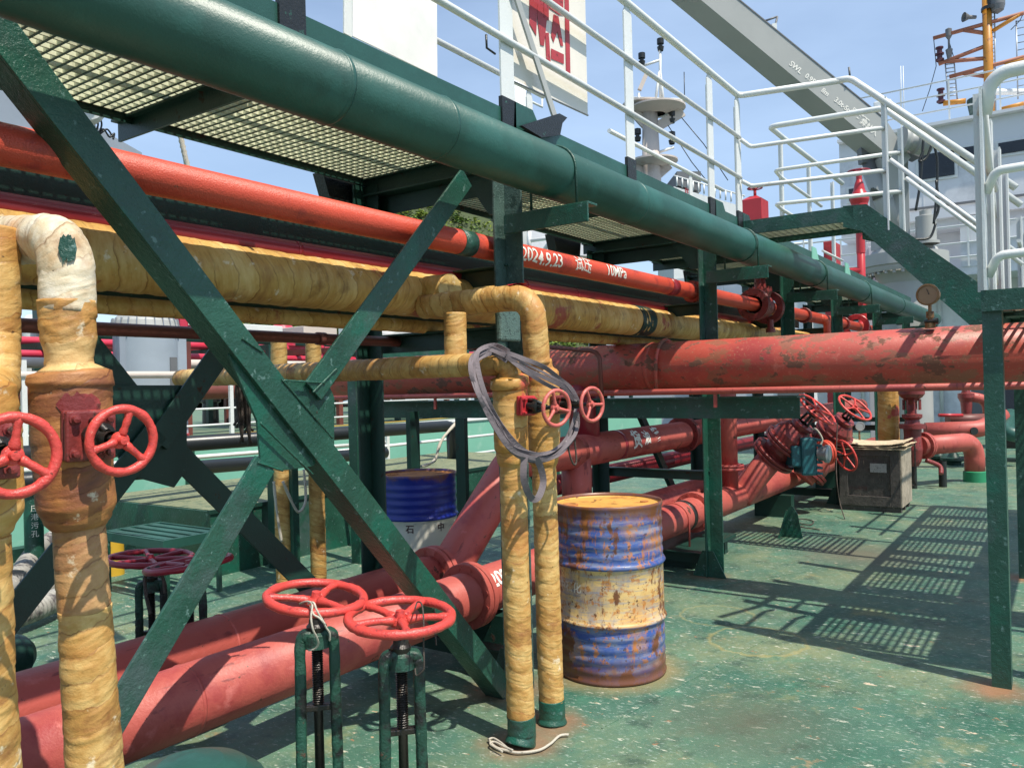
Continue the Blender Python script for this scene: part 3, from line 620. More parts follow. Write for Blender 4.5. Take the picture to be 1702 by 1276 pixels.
# ---- landing, stairs, lower platform
ld = T('stair_landing', 'green landing with grating floor jutting from the walkway', 'landing', (7.3, 1.9, 2.8))
XA, XB_ = 7.0, 7.72; ZL = 2.87
P('near_beam', MB().bb(XA-.02,XA,1.42,2.33,ZL-.10,ZL+.02), green, ld)
P('far_beam', MB().bb(XB_,XB_+.02,1.42,2.33,ZL-.08,ZL+.02), green, ld)
grating(ld, XA, XB_, 1.44, 2.33, ZL, h=.026, px=.040, py=.06, t=.007)
st = T('stair', 'dark green steel stairway going down from the landing to the lower platform', 'stair', (7.3, .9, 1.95))
A0, A1 = V((0,1.50,ZL+.0)), V((0,.40,1.93))
for xx in (XA-.02, XB_):
    poly = [(xx,1.50,ZL+.03),(xx,1.32,ZL+.02),(xx,.34,1.99),(xx,.20,1.90),(xx,.36,1.74),(xx,.55,1.80),(xx,1.36,ZL-.19),(xx,1.50,ZL-.14)]
    P('stringer', MB().prism(poly, (.02,0,0)), green, st)
for i in range(5):
    t = (i+.6)/5.4; y = lerp(1.40,.44,t); z = lerp(ZL,1.95,t)
    mb = MB()
    for k in range(5): mb.bb(XA, XB_, y-.10+k*.05-.004, y-.10+k*.05+.004, z-.03, z)
    mb.bb(XA, XB_, y-.11, y-.10, z-.035, z); mb.bb(XA, XB_, y+.105, y+.115, z-.035, z); P('tread', mb, frpd, st)
sr = T('stair_handrail', 'white handrails round the landing and down the stairs', 'handrail', (7.3, 1.2, 2.9))
def lpost(x, y, z0, z1, w_=.045): P('post', MB().box((x,y,(z0+z1)/2),(w_,.012,z1-z0)).box((x+w_/2-.004,y+.02,(z0+z1)/2),(.008,.04,z1-z0)), white, sr)
P('top_rail', MB().tube(path([(7.0,1.55,3.935),(7.0,1.42,3.93),(7.0,.30,2.86)], .12, None), .027, 12), white, sr)
lpost(XA, 1.16, 2.66, 3.72); 
P('far_top_rail', MB().tube(path([at(1400,305,X=9.8), at(1300,228,X=8.35), (7.74,2.30,3.90), (7.74,1.30,3.86),(7.74,.30,2.86)], [.05,.1,.12], None), .026, 12), white, sr)
P('far_middle_rail', MB().tube(path([(9.8,2.34,3.50),(8.2,2.34,3.52),(7.74,2.26,3.48),(7.74,1.17,3.45)], .1, None), .018, 10), white, sr)
P('far_lower_rail', MB().tube(path([(9.8,2.34,3.18),(8.2,2.34,3.20),(7.74,2.26,3.16),(7.74,1.17,3.11)], .1, None), .018, 10), white, sr)
for x, y in ((8.33,2.36),(9.4,2.36),(10.5,2.36)): lpost(x, y, 2.72, 3.92, .05)
lpost(7.74, 1.16, 2.66, 3.66)
P('stair_middle_rail', MB().tube([(7.0,1.14,3.22),(7.0,.30,2.38)], .017, 10), white, sr)
P('stair_middle_rail', MB().tube([(7.74,1.14,3.22),(7.74,.30,2.38)], .017, 10), white, sr)
P('toe_guard', MB().tube(path([(9.8,2.34,2.98),(10.8,2.34,2.98)], .1, None), .014, 8), white, sr)
pf = T('lower_platform', 'green low platform on tall square posts at the right edge', 'platform', (4.5, .3, 0))
X0, X1 = 4.50, 6.98
for x in (X0, X1):
    P('leg', MB().angle((x,.305,.0),(x,.305,1.90), .082, .012, (-1,0,0), 1), green, pf)
    P('leg', MB().angle((x,-.60,.0),(x,-.60,1.90), .082, .012, (-1,0,0), 1), green, pf)
    P('end_beam', MB().bb(x-.045,x-.03,-.65,.345,1.80,1.90), green, pf)
for y in (.33, -.63): P('side_beam', MB().bb(X0,10.2,y,y+.012,1.80,1.90), green, pf)
for y in (.305, -.60): P('leg', MB().angle((10.1,y,.0),(10.1,y,1.90), .082, .012, (-1,0,0), 1), green, pf)
X2 = 10.2
for i in range(8):
    a = X0+.06+i*.71
    grating(pf, a, a+.50, -.36, .27, 1.90, h=.02, px=.10, py=.045, t=.012)
    P('floor_bearer', MB().bb(a+.505, a+.705, -.62, .325, 1.85, 1.897), green, pf)
P('floor_edge', MB().bb(X0-.02, X2, .275, .325, 1.87, 1.899), green, pf)
P('floor_edge', MB().bb(X0-.02, X2, -.62, -.365, 1.87, 1.899), green, pf)
pr_ = T('platform_railing', 'white railing with flat posts and bent pipe rails at the right edge', 'railing', (4.5, .3, 1.9))
for x in (4.49, 5.05, 5.7, 6.4, 8.3, 9.2, 10.1):
    z1 = 2.86
    mb = MB(); mb.box((x,.325,(1.90+z1)/2),(.09 if x < 4.6 else .07,.012,z1-1.9)); mb.box((x+.04,.34,(1.90+z1)/2),(.010,.045,z1-1.9)); P('post', mb, white, pr_)
P('top_rail', MB().tube(path([(4.47,-.7,2.93),(4.47,.28,2.92),(4.52,.315,2.75)], .10, None), .033, 14), white, pr_)
P('top_rail', MB().tube(path([(4.60,.33,2.86),(5.0,.335,2.60),(5.4,.335,2.56)], .10, None), .022, 12), white, pr_)
for z in (2.46, 2.06):
    P('bent_rail', MB().tube(path([(4.47,-.7,z+.02),(4.46,.27,z),(4.50,.315,z-.09)], .05, None), .021, 12), white, pr_)
    P('bent_rail', MB().tube(path([(4.55,.35,z+.0),(4.9,.36,z-.03),(5.0,.36,z-.10)], .05, None), .017, 12), white, pr_)
    P('far_rail', MB().tube([(8.0,.335,z+.15),(10.15,.335,z+.15)], .016, 8), white, pr_)
    P('bent_rail', MB().tube(path([(5.1,.35,z+.12),(5.6,.36,z+.10),(5.68,.36,z-.02)], .05, None), .017, 12), white, pr_)

# ================================================================== PIPES ON THE RACK
gp = T('large_green_pipe', 'thick glossy green pipe running the whole length just below the walkway edge', 'pipe', (3.3, 2.03, 2.52))
P('pipe_body', MB().tube([(-3,2.03,2.52),(16.5,2.03,2.52)], .1225, 48), greenpipe, gp)
for x in (1.9, 2.45, 4.15):
    P('weld_ring', MB().tube([(x-.012,2.03,2.52),(x,2.03,2.52),(x+.012,2.03,2.52)], [.1225,.1265,.1225], 48, rf=lambda r,s,th,p: r*(1+.006*noise.noise(V((th*9,s,p.x))))), greenpipe, gp)
for x in (6.0, 8.1, 10.2, 12.6): P('clamp', MB().add([], []).tube([(x,2.03,2.52),(x+.03,2.03,2.52)], .128, 40), green, gp)
for x in (3.3, 6.0, 8.1, 10.2): P('clamp_rod', ubolt((x+.03,2.03,2.52), (1,0,0), .128, .007, .05), green, gp)

OY, OZ, OR = 2.43, 2.207, .0605
op = T('orange_red_pipe', 'orange-red pipe with hand painted white date, second pipe from the top', 'pipe', (3.3, OY, OZ))
P('pipe_body', MB().tube([(-3,OY,OZ),(13.3,OY,OZ)], OR,  36), orange, op)
for px_ in (1152, 1335, 1400):
    x = at(px_, 490, Y=OY).x; P('flange', flange((x,OY,OZ), (1,0,0), OR*1.42, .02, 8), valvered if px_ > 1160 else orange, op)
for x, ln in ((5.55,.12),(3.08,.10)): P('collar', MB().tube([(x,OY,OZ),(x+ln,OY,OZ)], OR+.003, 36), darkred if x > 5 else green, op)
# painted text bent round the pipe: angle measured from the upward normal towards the camera side
x0 = at(862, 415, Y=OY-.04).x
lettering('painted_text', '2024.9.23', .108, 0, 0, 0, print_w, op, (V((x0,OY,OZ)), V((1,0,0)), OR, R(128), V((0,0,1)), -1), .012, .0015)
x1 = at(952, 440, Y=OY-.04).x
lettering('painted_text', '试压', .10, 0, 0, 0, print_w, op, (V((x1,OY,OZ)), V((1,0,0)), OR, R(118), V((0,0,1)), -1), .012, .001)
x1 = at(1006, 452, Y=OY-.04).x
lettering('painted_text', '10MPa', .10, 0, 0, 0, print_w, op, (V((x1,OY,OZ)), V((1,0,0)), OR+.0015, R(112), V((0,0,1)), -1), 0, .0015)
xb = at(1365, 520, Y=OY).x
P('branch', pipe([(xb-.2,OY-.02,OZ),(xb,OY-.06,OZ),(xb,OY-.07,OZ-.4)], .042, 20, .14), orange, op)
# gate valve in that pipe
xv = at(1265, 500, Y=OY).x
gv = T('flanged_valve', 'dark red flanged gate valve in the orange-red pipe, between the second and third posts', 'valve', (xv,OY,OZ))
P('body', MB().lathe((xv-.2,OY,OZ), (1,0,0), [(0,.08),(.08,.09),(.2,.125),(.32,.09),(.4,.08)], 24), valvered, gv)
P('flange', flange((xv-.22,OY,OZ), (1,0,0), .15, .03, 8), valvered, gv); P('flange', flange((xv+.2,OY,OZ), (1,0,0), .16, .03, 8), valvered, gv)
P('bonnet', MB().lathe((xv-.02,OY,OZ+.08), (0,0,1), [(0,.09),(.05,.11),(.08,.11),(.081,.06),(.18,.05),(.19,.08),(.22,.08),(.221,.03),(.36,.03)], 18).bolts((xv-.02,OY,OZ+.15),(0,0,1),.095,8,.012,.03), valvered, gv)
for s_, z in ((1, 2.28),): P('drain_plug', MB().lathe((xv+.08,OY-.06,OZ-.13),(0,0,-1),[(0,.03),(.08,.03),(.08,.045),(.12,.045),(.12,0)],12), valvered, gv)

cp = T('crimson_pipe', 'thin crimson pipe just under the orange-red one', 'pipe', (3.3, 2.69, 2.10))
P('pipe_body', MB().tube([(-3,2.69,2.095),(9.6,2.69,2.095)], .0415, 24), darkred, cp)
for px_ in (560, 930, 1010): 
    x = at(px_, 450, Y=OY).x; P('joint', MB().tube([(x,2.69,2.095),(x+.02,2.69,2.095)], .0435, 24), darkred, cp)

ip = T('lagged_main_pipe', 'thick pipe wrapped in resin-yellow bandage running under the crimson pipe', 'lagged pipe', (3.3, 2.6, 1.955))
P('lagging', MB().tube(path([(-1.2,2.67,1.966),(5.6,2.67,1.966)], .1, .02), .110, 44, rf=wrapf(.045, .09, 3, .04)), wraph, ip)
P('lagging', MB().tube(path([(5.6,2.67,1.966),(10.5,2.67,1.966)], .1, .04), .106, 28, rf=wrapf(.045, .09, 5, .04)), wraph, ip)
P('collar', MB().tube(path([(5.42,2.67,1.966),(5.66,2.67,1.966)], .1, .02), .112, 36, rf=wrapf(.08,.05,9,.05)), darkgreen, ip)
P('branch_boss', lagged([(3.05,2.67,1.966),(3.05,2.45,1.962)], .088, 11), wraph, ip)
ip2 = T('lagged_lower_pipe', 'brown lagged pipe half hidden behind and below the thick yellow one', 'lagged pipe', (3.3, 2.86, 1.80))
P('lagging', MB().tube(path([(-1.2,2.86,1.832),(9.5,2.86,1.832)], .1, .035), .036, 24, rf=wrapf(.05,.09,7,.05)), wraph, ip2)
bpz = T('red_brown_pipe', 'thin straight red-brown pipe in front of the rear braces', 'pipe', (3.3,3.12,1.76))
P('pipe_body', MB().tube([(-3,3.12,1.765),(4.9,3.12,1.765)], .027, 16), brownred, bpz)
for x in (1.2, 2.8, 4.1): P('socket', MB().tube([(x,3.12,1.765),(x+.05,3.12,1.765)], .033, 16), brownred, bpz)

# ---- left insulated branch with its valve
def vert_lag(name, pts_r, m, parent, seed, n=36, amp=.05, lump=.06, step=.006):
    """lagging whose thickness changes along a near-vertical run: [(point, radius), ...]"""
    ps, rs = [], []
    for (a, ra), (b_, rb) in zip(pts_r, pts_r[1:]):
        k = max(1, int((V(b_)-V(a)).length/step))
        for i in range(k): ps.append(V(a).lerp(V(b_), i/k)); rs.append(lerp(ra, rb, (3*(i/k)**2-2*(i/k)**3)))
    ps.append(V(pts_r[-1][0])); rs.append(pts_r[-1][1])
    return P(name, MB().tube(ps, rs, n, rf=wrapf(amp, .07, seed, lump)), m, parent)
def small_valve(parent, body, wc, seed, R0=.075, sq=.040, mwheel=wheelred, mb_=valvered, t=.0098, ref=.0, neckm=grease):
    """square bolted bonnet, yoke, stem and handwheel pointing at the walkway side"""
    body, wc = V(body), V(wc); d = (wc-body).normalized(); L_ = (wc-body).length
    side = d.cross(V((0,0,1))).normalized(); up = side.cross(d)
    c0 = body + d*(L_*.30)
    mb = MB(); mb.box(c0-d*.03, (.05, sq*1.3, sq*1.3), (d, side, up)); mb.box(c0, (.018, sq*2, sq*2.1), (d, side, up)); mb.box(c0+d*.021, (.016, sq*2.04, sq*2.14), (d, side, up))
    P('bonnet', mb, mb_, parent, bevel=.006)
    for i in (-1,1):
        for j in (-1,1): P('bolt', MB().lathe(c0+side*i*sq*.68+up*j*sq*.72+d*.02, d, [(0,sq*.24),(.012,sq*.24),(.013,sq*.17),(.024,sq*.15),(.026,0)], 12), mb_, parent)
    mb = MB(); e = wc-d*.02
    for i in (-1,1): mb.tube([c0+up*i*sq*.6+d*.02, c0+up*i*sq*.62+d*(L_*.22), c0+up*i*sq*.25+d*(L_*.42)], .008, 8)
    mb.lathe(c0+d*.02, d, [(0,sq*.45),(L_*.16,sq*.42),(L_*.17,sq*.60),(L_*.24,sq*.60),(L_*.25,sq*.3),(L_*.42,sq*.3)], 14); P('yoke', mb, neckm, parent)
    P('stem', MB().tube([c0, wc+d*.001], .008, 10), neckm, parent)
    wheel(parent, wc, d, R0, t, 3, mwheel, hub=.019, dish=.006, ref=ref)
lv = T('lagged_pipe_with_valve', 'nearest bandaged pipe, bent at the top, with a rust-brown valve and red handwheel', 'lagged pipe', (1.0,1.93,0))
tp0 = at(112,392,Y=1.93); 
vert_pts = [at(112,560,Y=1.93), at(116,600,Y=1.93)]
P('whitened_elbow', lagged([(tp0.x,2.62,1.945), tp0+V((0,0,-.005)), at(112,520,Y=1.93)], .0595, 21, 34, .10, .008, .06, .09), wrapw, lv)
vert_lag('lagging', [(at(112,500,Y=1.93),.0605),(at(114,560,Y=1.93),.059),(at(115,592,Y=1.93),.050),(at(116,606,Y=1.93),.052),(at(117,616,Y=1.93),.075)], wrapo, lv, 31, amp=.09, lump=.10)
vert_lag('valve_lagging', [(at(117,612,Y=1.93),.060),(at(118,619,Y=1.93),.088),(at(118,640,Y=1.93),.092),(at(118,643,Y=1.93),.0865),(at(120,730,Y=1.93),.0855),(at(124,800,Y=1.93),.084),(at(128,838,Y=1.93),.084),(at(130,862,Y=1.93),.072),(at(131,875,Y=1.93),.060)], wrapv, lv, 41, amp=.035, lump=.05)
vert_lag('lagging', [(at(131,868,Y=1.93),.0555),(at(137,960,Y=1.93),.057),(at(141,1010,Y=1.93),.0575),(at(141.2,1013,Y=1.93),.056)], wrapb, lv, 51, amp=.05, lump=.07, step=.005)
vert_lag('lagging', [(at(141,1008,Y=1.93),.0565),(at(150,1150,Y=1.93),.060),(at(158,1276,Y=1.93),.062),((1.03,1.93,.0),.063)], wrap, lv, 52, amp=.05, lump=.07, step=.005)
P('red_daub', daub((at(119,672,Y=1.93)), (.02,0,1), .0885, -2.4, -1.3, .024, 7), valvered, lv)
P('green_daub', daub(at(113,420,Y=1.93), (0,0,1), .0635, -2.35, -1.75, .030, 11), green, lv)
small_valve(lv, (at(120,718,Y=1.93)), at(203,732,Y=1.68), 1, R0=.0780, sq=.054, ref=-.25)
ll = T('lagged_pipe_with_valve', 'bandaged pipe at the left picture edge with an orange-brown valve and red handwheel', 'lagged pipe', (.75,1.85,0))
vert_lag('lagging', [(at(-14,380,Y=2.1),.06),(at(-14,560,Y=2.1),.06),(at(-14,640,Y=2.05),.058),(at(-30,665,Y=1.95),.045)], wrap, ll, 61)
vert_lag('valve_lagging', [(at(-48,625,Y=1.84),.05),(at(-48,640,Y=1.84),.080),(at(-46,740,Y=1.84),.088),(at(-42,850,Y=1.84),.088),(at(-42,880,Y=1.84),.07),(at(-42,900,Y=1.84),.055)], wrapy, ll, 71)
vert_lag('lagging', [(at(-42,895,Y=1.84),.064),(at(-34,1100,Y=1.84),.062),(at(-25,1276,Y=1.84),.064),(V((at(-25,1276,Y=1.84).x+.02,1.84,0)),.064)], wrap, ll, 81)
small_valve(ll, at(-44,745,Y=1.84), at(24,757,Y=1.56), 2, R0=.0790, sq=.054, ref=-.1)

# ---- centre pair of lagged pipes with valves
a = T('lagged_pipe_with_valve', 'left of the two bandaged pipes in the middle, bending back below the main', 'lagged pipe', (2.79,1.93,0))
pe = at(838,604,Y=1.93)
P('lagging', lagged([(2.80,4.3,pe.z+.00), (pe.x,2.0,pe.z), pe+V((.02,-.01,0)), at(848,632,Y=1.93)], .050, 91, 28, .10, .012, .055, .07), wrap, a)
P('lagging', lagged([at(756,520,X=2.83), at(758,610,X=2.83)], .050, 93, 24), wrap, a)
g_ = lambda x_, y_: at(x_, y_, Y=1.93)
vert_lag('valve_lagging', [(g_(846,622),.05),(g_(847,628),.080),(g_(847,641),.083),(g_(848,645),.074),(g_(849,720),.071),(g_(850,742),.072),(g_(851,745),.068),(g_(852,765),.066),(g_(853,780),.050)], wrapy, a, 95, step=.008)
vert_lag('lagging', [(g_(852,772),.0545),(g_(856,900),.056),(g_(862,1100),.056),(g_(866,1190),.058)], wrap, a, 97)
vert_lag('painted_foot', [(g_(866,1187),.060),(g_(868,1220),.060),(V((2.79,1.93,.0)),.066)], green, a, 98)
small_valve(a, g_(850,672)+V((0,0,.0)), at(925,678,Y=1.66), 3, R0=.077, sq=.038, mwheel=pinkwheel, mb_=fred, neckm=tar, ref=.3, t=.008)
b2_ = T('lagged_pipe_with_valve', 'right of the two middle bandaged pipes, arching off the main, daubed red', 'lagged pipe', (3.05,1.935,0))
h_ = lambda x_, y_: at(x_, y_, Y=1.935)
pt = h_(884,492)
P('lagging', lagged([(pt.x,2.56,pt.z+.0), (pt.x,2.2,pt.z), pt, h_(893,605)], .0575, 101, 30, .10, .01, .055, .08), wrap, b2_)
vert_lag('valve_lagging', [(h_(896,600),.055),(h_(898,612),.056),(h_(899,620),.078),(h_(900,640),.078),(h_(902,700),.076),(h_(903,735),.074),(h_(903,738),.070),(h_(904,765),.066),(h_(905,780),.050)], wrapy, b2_, 103)
P('red_daub', daub((pt.x,2.03,pt.z), (0,1,0), .0605, -.5, 2.0, .05, 3), fred, b2_)
vert_lag('lagging', [(h_(904,772),.054),(h_(908,900),.055),(h_(914,1100),.056),(h_(917,1165),.056)], wrap, b2_, 107)
vert_lag('painted_foot', [(h_(917,1160),.058),(h_(918,1190),.058),(V((3.05,1.935,.0)),.066)], green, b2_, 108)
small_valve(b2_, h_(903,672), at(984,672,Y=1.655), 4, R0=.077, sq=.038, mwheel=pinkwheel, neckm=tar, ref=.5, t=.008)
# grey webbing sling hung over the pair
def ribbon(mb, pts, wdt=.030, th=.004, face=None, k=6, twist=0):
    ps = catmull(pts, k); fc = face or -FW; rs = []
    for i, p in enumerate(ps):
        t = (ps[min(i+1,len(ps)-1)]-ps[max(i-1,0)]).normalized()
        s_ = t.cross(fc).normalized(); n_ = s_.cross(t)
        if twist: 
            an = twist*math.sin(i*.35); s_, n_ = s_*math.cos(an)+n_*math.sin(an), n_*math.cos(an)-s_*math.sin(an)
        rs.append([p+s_*wdt/2+n_*th/2, p-s_*wdt/2+n_*th/2, p-s_*wdt/2-n_*th/2, p+s_*wdt/2-n_*th/2])
    mb.rings(rs, smooth=False); return mb
sg_ = T('webbing_sling', 'grey lifting sling draped round the two middle valves with a loop hanging down', 'sling', at(880,700,Y=1.8))
f1 = lambda l, : [at(x_,y_,Y=yy) for x_,y_,yy in l]
random.seed(12)
loopA = [(842,590,1.90),(815,580,1.97),(790,590,1.90),(786,615,1.84),(798,655,1.80),(823,702,1.78),(850,740,1.75),(878,757,1.73),(912,757,1.72),(938,741,1.72),(955,712,1.72),(957,690,1.72)]
for k_ in range(7):
    dx, dy = random.uniform(-10,12), random.uniform(-8,9)
    l = [(x_+dx*(1-.3*i_/11)+random.uniform(-3,3), y_+dy+(k_-3)*.9*max(0,(i_-3))*.5+random.uniform(-2.5,2.5), yy+random.uniform(-.02,.015)) for i_,(x_,y_,yy) in enumerate(loopA)]
    P('strap_turn', ribbon(MB(), f1(l), random.uniform(.010,.020), .005, twist=random.uniform(-.9,.9)), strapm, sg_)
for k_ in range(4):
    dy = (k_-1.5)*8
    l = [(842,590+dy*.3,1.90),(870,606+dy*.8,1.84),(903,622+dy,1.80),(933,641+dy*.8,1.78),(950,655+dy*.5,1.76),(962,674,1.74)]
    P('strap_turn', ribbon(MB(), f1([(x_+random.uniform(-2,2),y_+random.uniform(-2,2),yy) for x_,y_,yy in l]), random.uniform(.010,.020), .005, twist=random.uniform(-.7,.7)), strapm, sg_)
P('hanging_loop', ribbon(MB(), f1([(872,758,1.72),(870,790,1.72),(876,815,1.72),(886,829,1.72),(896,824,1.71),(903,800,1.71),(898,775,1.71),(890,760,1.71)]), .026, .005), strapm, sg_)
P('cord_loop', MB().tube(catmull(f1([(945,718,1.72),(945,745,1.72),(950,765,1.72),(955,772,1.72),(958,765,1.72),(956,740,1.72),(954,715,1.72)]), 6), .004, 8), roped, sg_)

# ================================================================== RED PIPES ALONG THE DECK
d1 = T('deck_pipe', 'nearest faded red pipe lying low along the deck, with flanges and a painted year', 'pipe', (3.3,2.72,0))
Z1, Y1 = .37, 2.72
P('pipe_body', MB().tube([(-2,Y1,Z1),(14.5,Y1,Z1)], .130, 44), pink, d1)
fx = at(779,985,Y=Y1).x
for x in (.35, 1.75, 4.9, 6.6): P('weld_ring', MB().tube([(x,Y1,Z1),(x+.008,Y1,Z1),(x+.016,Y1,Z1)], [.130,.1335,.130], 44, rf=lambda r,s_,th,p: r*(1+.004*noise.noise(V((th*14,s_*9,1))))), pink, d1)
P('flange', flange((fx,Y1,Z1), (1,0,0), .178, .035, 12), pink, d1)
xd = at(1152,850,Y=Y1).x; P('flange', flange((xd+.02,Y1,Z1), (1,0,0), .175, .03, 12), pink, d1)
P('band', MB().tube([(xd-.28,Y1,Z1),(xd-.21,Y1,Z1)], .1325, 40), tar, d1)
P('clamp_rod', ubolt((xd-.42,Y1,Z1),(1,0,0),.134,.009,.08), pink, d1)
P('saddle', MB().bb(xd-.55,xd+.3,2.45,2.95,.13,.16).bb(xd-.5,xd-.42,2.5,2.9,0,.13).bb(xd+.15,xd+.22,2.5,2.9,0,.13), darkgreen, d1)
for x in (-.6, 1.3, 3.6, 8.9, 11.5): P('saddle', MB().bb(x,x+.12,Y1-.2,Y1+.2,0,.24), darkgreen, d1)
xf = at(1350,790,Y=Y1).x
P('rusty_joint', MB().tube([(xf-.25,Y1,Z1),(xf-.05,Y1,Z1),(xf,Y1,Z1),(xf+.3,Y1,Z1)], [.15,.175,.18,.15], 28, rf=wrapf(.15,.08,4,.15)), valvered, d1)
xt = at(779,985,Y=Y1).x + .155
lettering('painted_text', '2024.', .115, 0, 0, 0, print_w, d1, (V((xt-.095,Y1,Z1)), V((1,0,0)), .1305, R(70), V((0,0,1)), -1), .01, .003)
d2 = T('deck_pipe', 'second red deck pipe, behind the nearest, climbing at an angle to a higher level', 'pipe', (3.3,3.12,0))
Y2, Z2 = 3.12, .395
xa = at(716,925,Y=Y2).x
P('pipe_body', MB().tube([(-2,Y2,Z2),(xa,Y2,Z2)], .125, 40), pink, d2)
for x in (.1, 2.2, 2.95): P('weld_ring', MB().tube([(x,Y2,Z2),(x+.008,Y2,Z2),(x+.016,Y2,Z2)], [.125,.1285,.125], 40), pink, d2)
P('flange', flange((xa+.02,Y2,Z2+.0), (1,0,0), .175, .035, 12), pink, d2)
dirn = V((.80,0,.60))
P('rising_pipe', pipe([(xa,Y2,Z2),(xa+.16,Y2,Z2),(xa+.16+.72,Y2,Z2+.60),(xa+1.5,Y2,.99),(5.35,Y2,.99)], .125, 40, .30), pink, d2)
P('upper_pipe', MB().tube([(5.3,Y2,.99),(15.5,Y2,.99)], .125, 40), pink, d2)
xj = at(1135,725,Y=Y2).x; P('flange', flange((xj,Y2,.99), (1,0,0), .175, .035, 12), valvered, d2)
xl = at(1018,745,Y=Y2).x
P('painted_ring', MB().tube([(xl,Y2,.99),(xl+.05,Y2,.99)], .1265, 40), darkred, d2)
for k_, (ch, sz) in enumerate((('货',.17),('油',.13),('管',.15))): lettering('painted_text', ch, sz, 0, 0, 0, print_w, d2, (V((xl+.14+k_*.21,Y2,.99)), V((1,0,0)), .1255, R(98-k_*6), V((0,0,1)), -1), .02, .004)
P('dropper', MB().tube([(at(958,780,Y=Y2).x,Y2,.99),(at(958,780,Y=Y2).x,Y2,.40)], .115, 32), pink, d2)
P('riser', MB().tube([(5.58,Y2+.05,.99),(5.58,Y2+.05,1.6)], .12, 32), darkred, d2)
P('lower_pipe', MB().tube([(at(958,780,Y=Y2).x-.2,Y2,.40),(14.5,Y2,.40)], .125, 36), pink, d2)
d3 = T('deck_pipe', 'dark red pipe lying farther back near the deck, behind the blue drum side', 'pipe', (6,3.75,0))
P('pipe_body', MB().tube([(6.0,3.75,.62),(14,3.75,.62)], .09, 24), darkred, d3)

# ---- big transverse pipe
tr = T('transverse_pipe', 'very thick flaking red pipe crossing over the deck from left to right', 'pipe', (5.6,2.5,1.62))
XT, ZT = 5.60, 1.617
P('pipe_body', MB().tube([(XT,-2.5,ZT),(XT,6.2,ZT)], .182, 56), bigred, tr)
yc = at(1108,600,X=XT).y
P('strap', ubolt((XT,yc,ZT),(0,1,0),.196,.015,.0), bigred, tr)
P('weld_ring', MB().tube([(XT,yc+.08,ZT),(XT,yc+.10,ZT),(XT,yc+.12,ZT)], [.182,.186,.182], 48), bigred, tr)
for y in (.15,-.9): P('weld_ring', MB().tube([(XT,y,ZT),(XT,y+.02,ZT)], .1845, 48), bigred, tr)
ts = T('slim_pipe', 'slim red pipe clipped along the underside of the thick transverse pipe', 'pipe', (5.36,2.5,1.42))
P('pipe_body', MB().tube([(5.36,-2.5,1.432),(5.36,5.9,1.432)], .022, 14), pink, ts)
for y in (3.3,2.0,4.5): P('clip', MB().bb(5.35,5.37,y,y+.02,1.32,1.45), pink, ts)
tb = T('support_beam', 'dark green beam carrying the transverse pipe', 'beam', (5.6,3,1.25))
P('web', MB().bb(5.56,5.572,1.5,5.55,1.235,1.375), green, tb); P('flange_plate', MB().bb(5.50,5.70,1.5,5.55,1.376,1.388), green, tb)
for y in (5.45, 4.35):
    P('leg', MB().bb(5.55,5.60,y,y+.10,0,1.234), green if y > 5 else darkgreen, tb)
bu = T('bent_conduit', 'thin brown pipe bent over beside the thick red pipe', 'pipe', at(990,600,X=5.3))
P('pipe_body', pipe([at(905,576,X=5.3), at(996,584,X=5.3), at(1000,655,X=5.3)], .017, 12, .08), brownred, bu)
# pressure gauge standing on the transverse pipe
gc = at(1545,490,X=5.5)
ga = T('pressure_gauge', 'round bronze pressure gauge standing on the thick red pipe', 'gauge', (gc.x,gc.y,1.80))
P('case', MB().lathe(gc+V((.03,0,0)), (-1,.15,.0), [(0,0),(0,.058),(.045,.062),(.046,.066),(.058,.066),(.059,.057),(.052,.056)], 32), brass, ga)
P('dial', MB().lathe(gc+V((.03,0,0))-V((1,-.15,0)).normalized()*-.0, (-1,.15,0), [(.050,.056),(.0505,0)], 32), dial, ga)
P('needle', MB().beam(gc+V((-.026,.0,0)), gc+V((-.026,.012,.035)), .004, .002, up=(1,0,0)), grease, ga)
P('stem', MB().lathe((gc.x,gc.y,1.79), (0,0,1), [(0,.03),(.03,.03),(.031,.014),(.06,.014),(.061,.022),(.10,.022),(.101,.010),(.15,.010)], 14), brass, ga)
P('cock', MB().lathe((gc.x-.02,gc.y+.03,1.83), (0,-1,0), [(0,.010),(.06,.010),(.061,.018),(.075,.018)], 10), grease, ga)

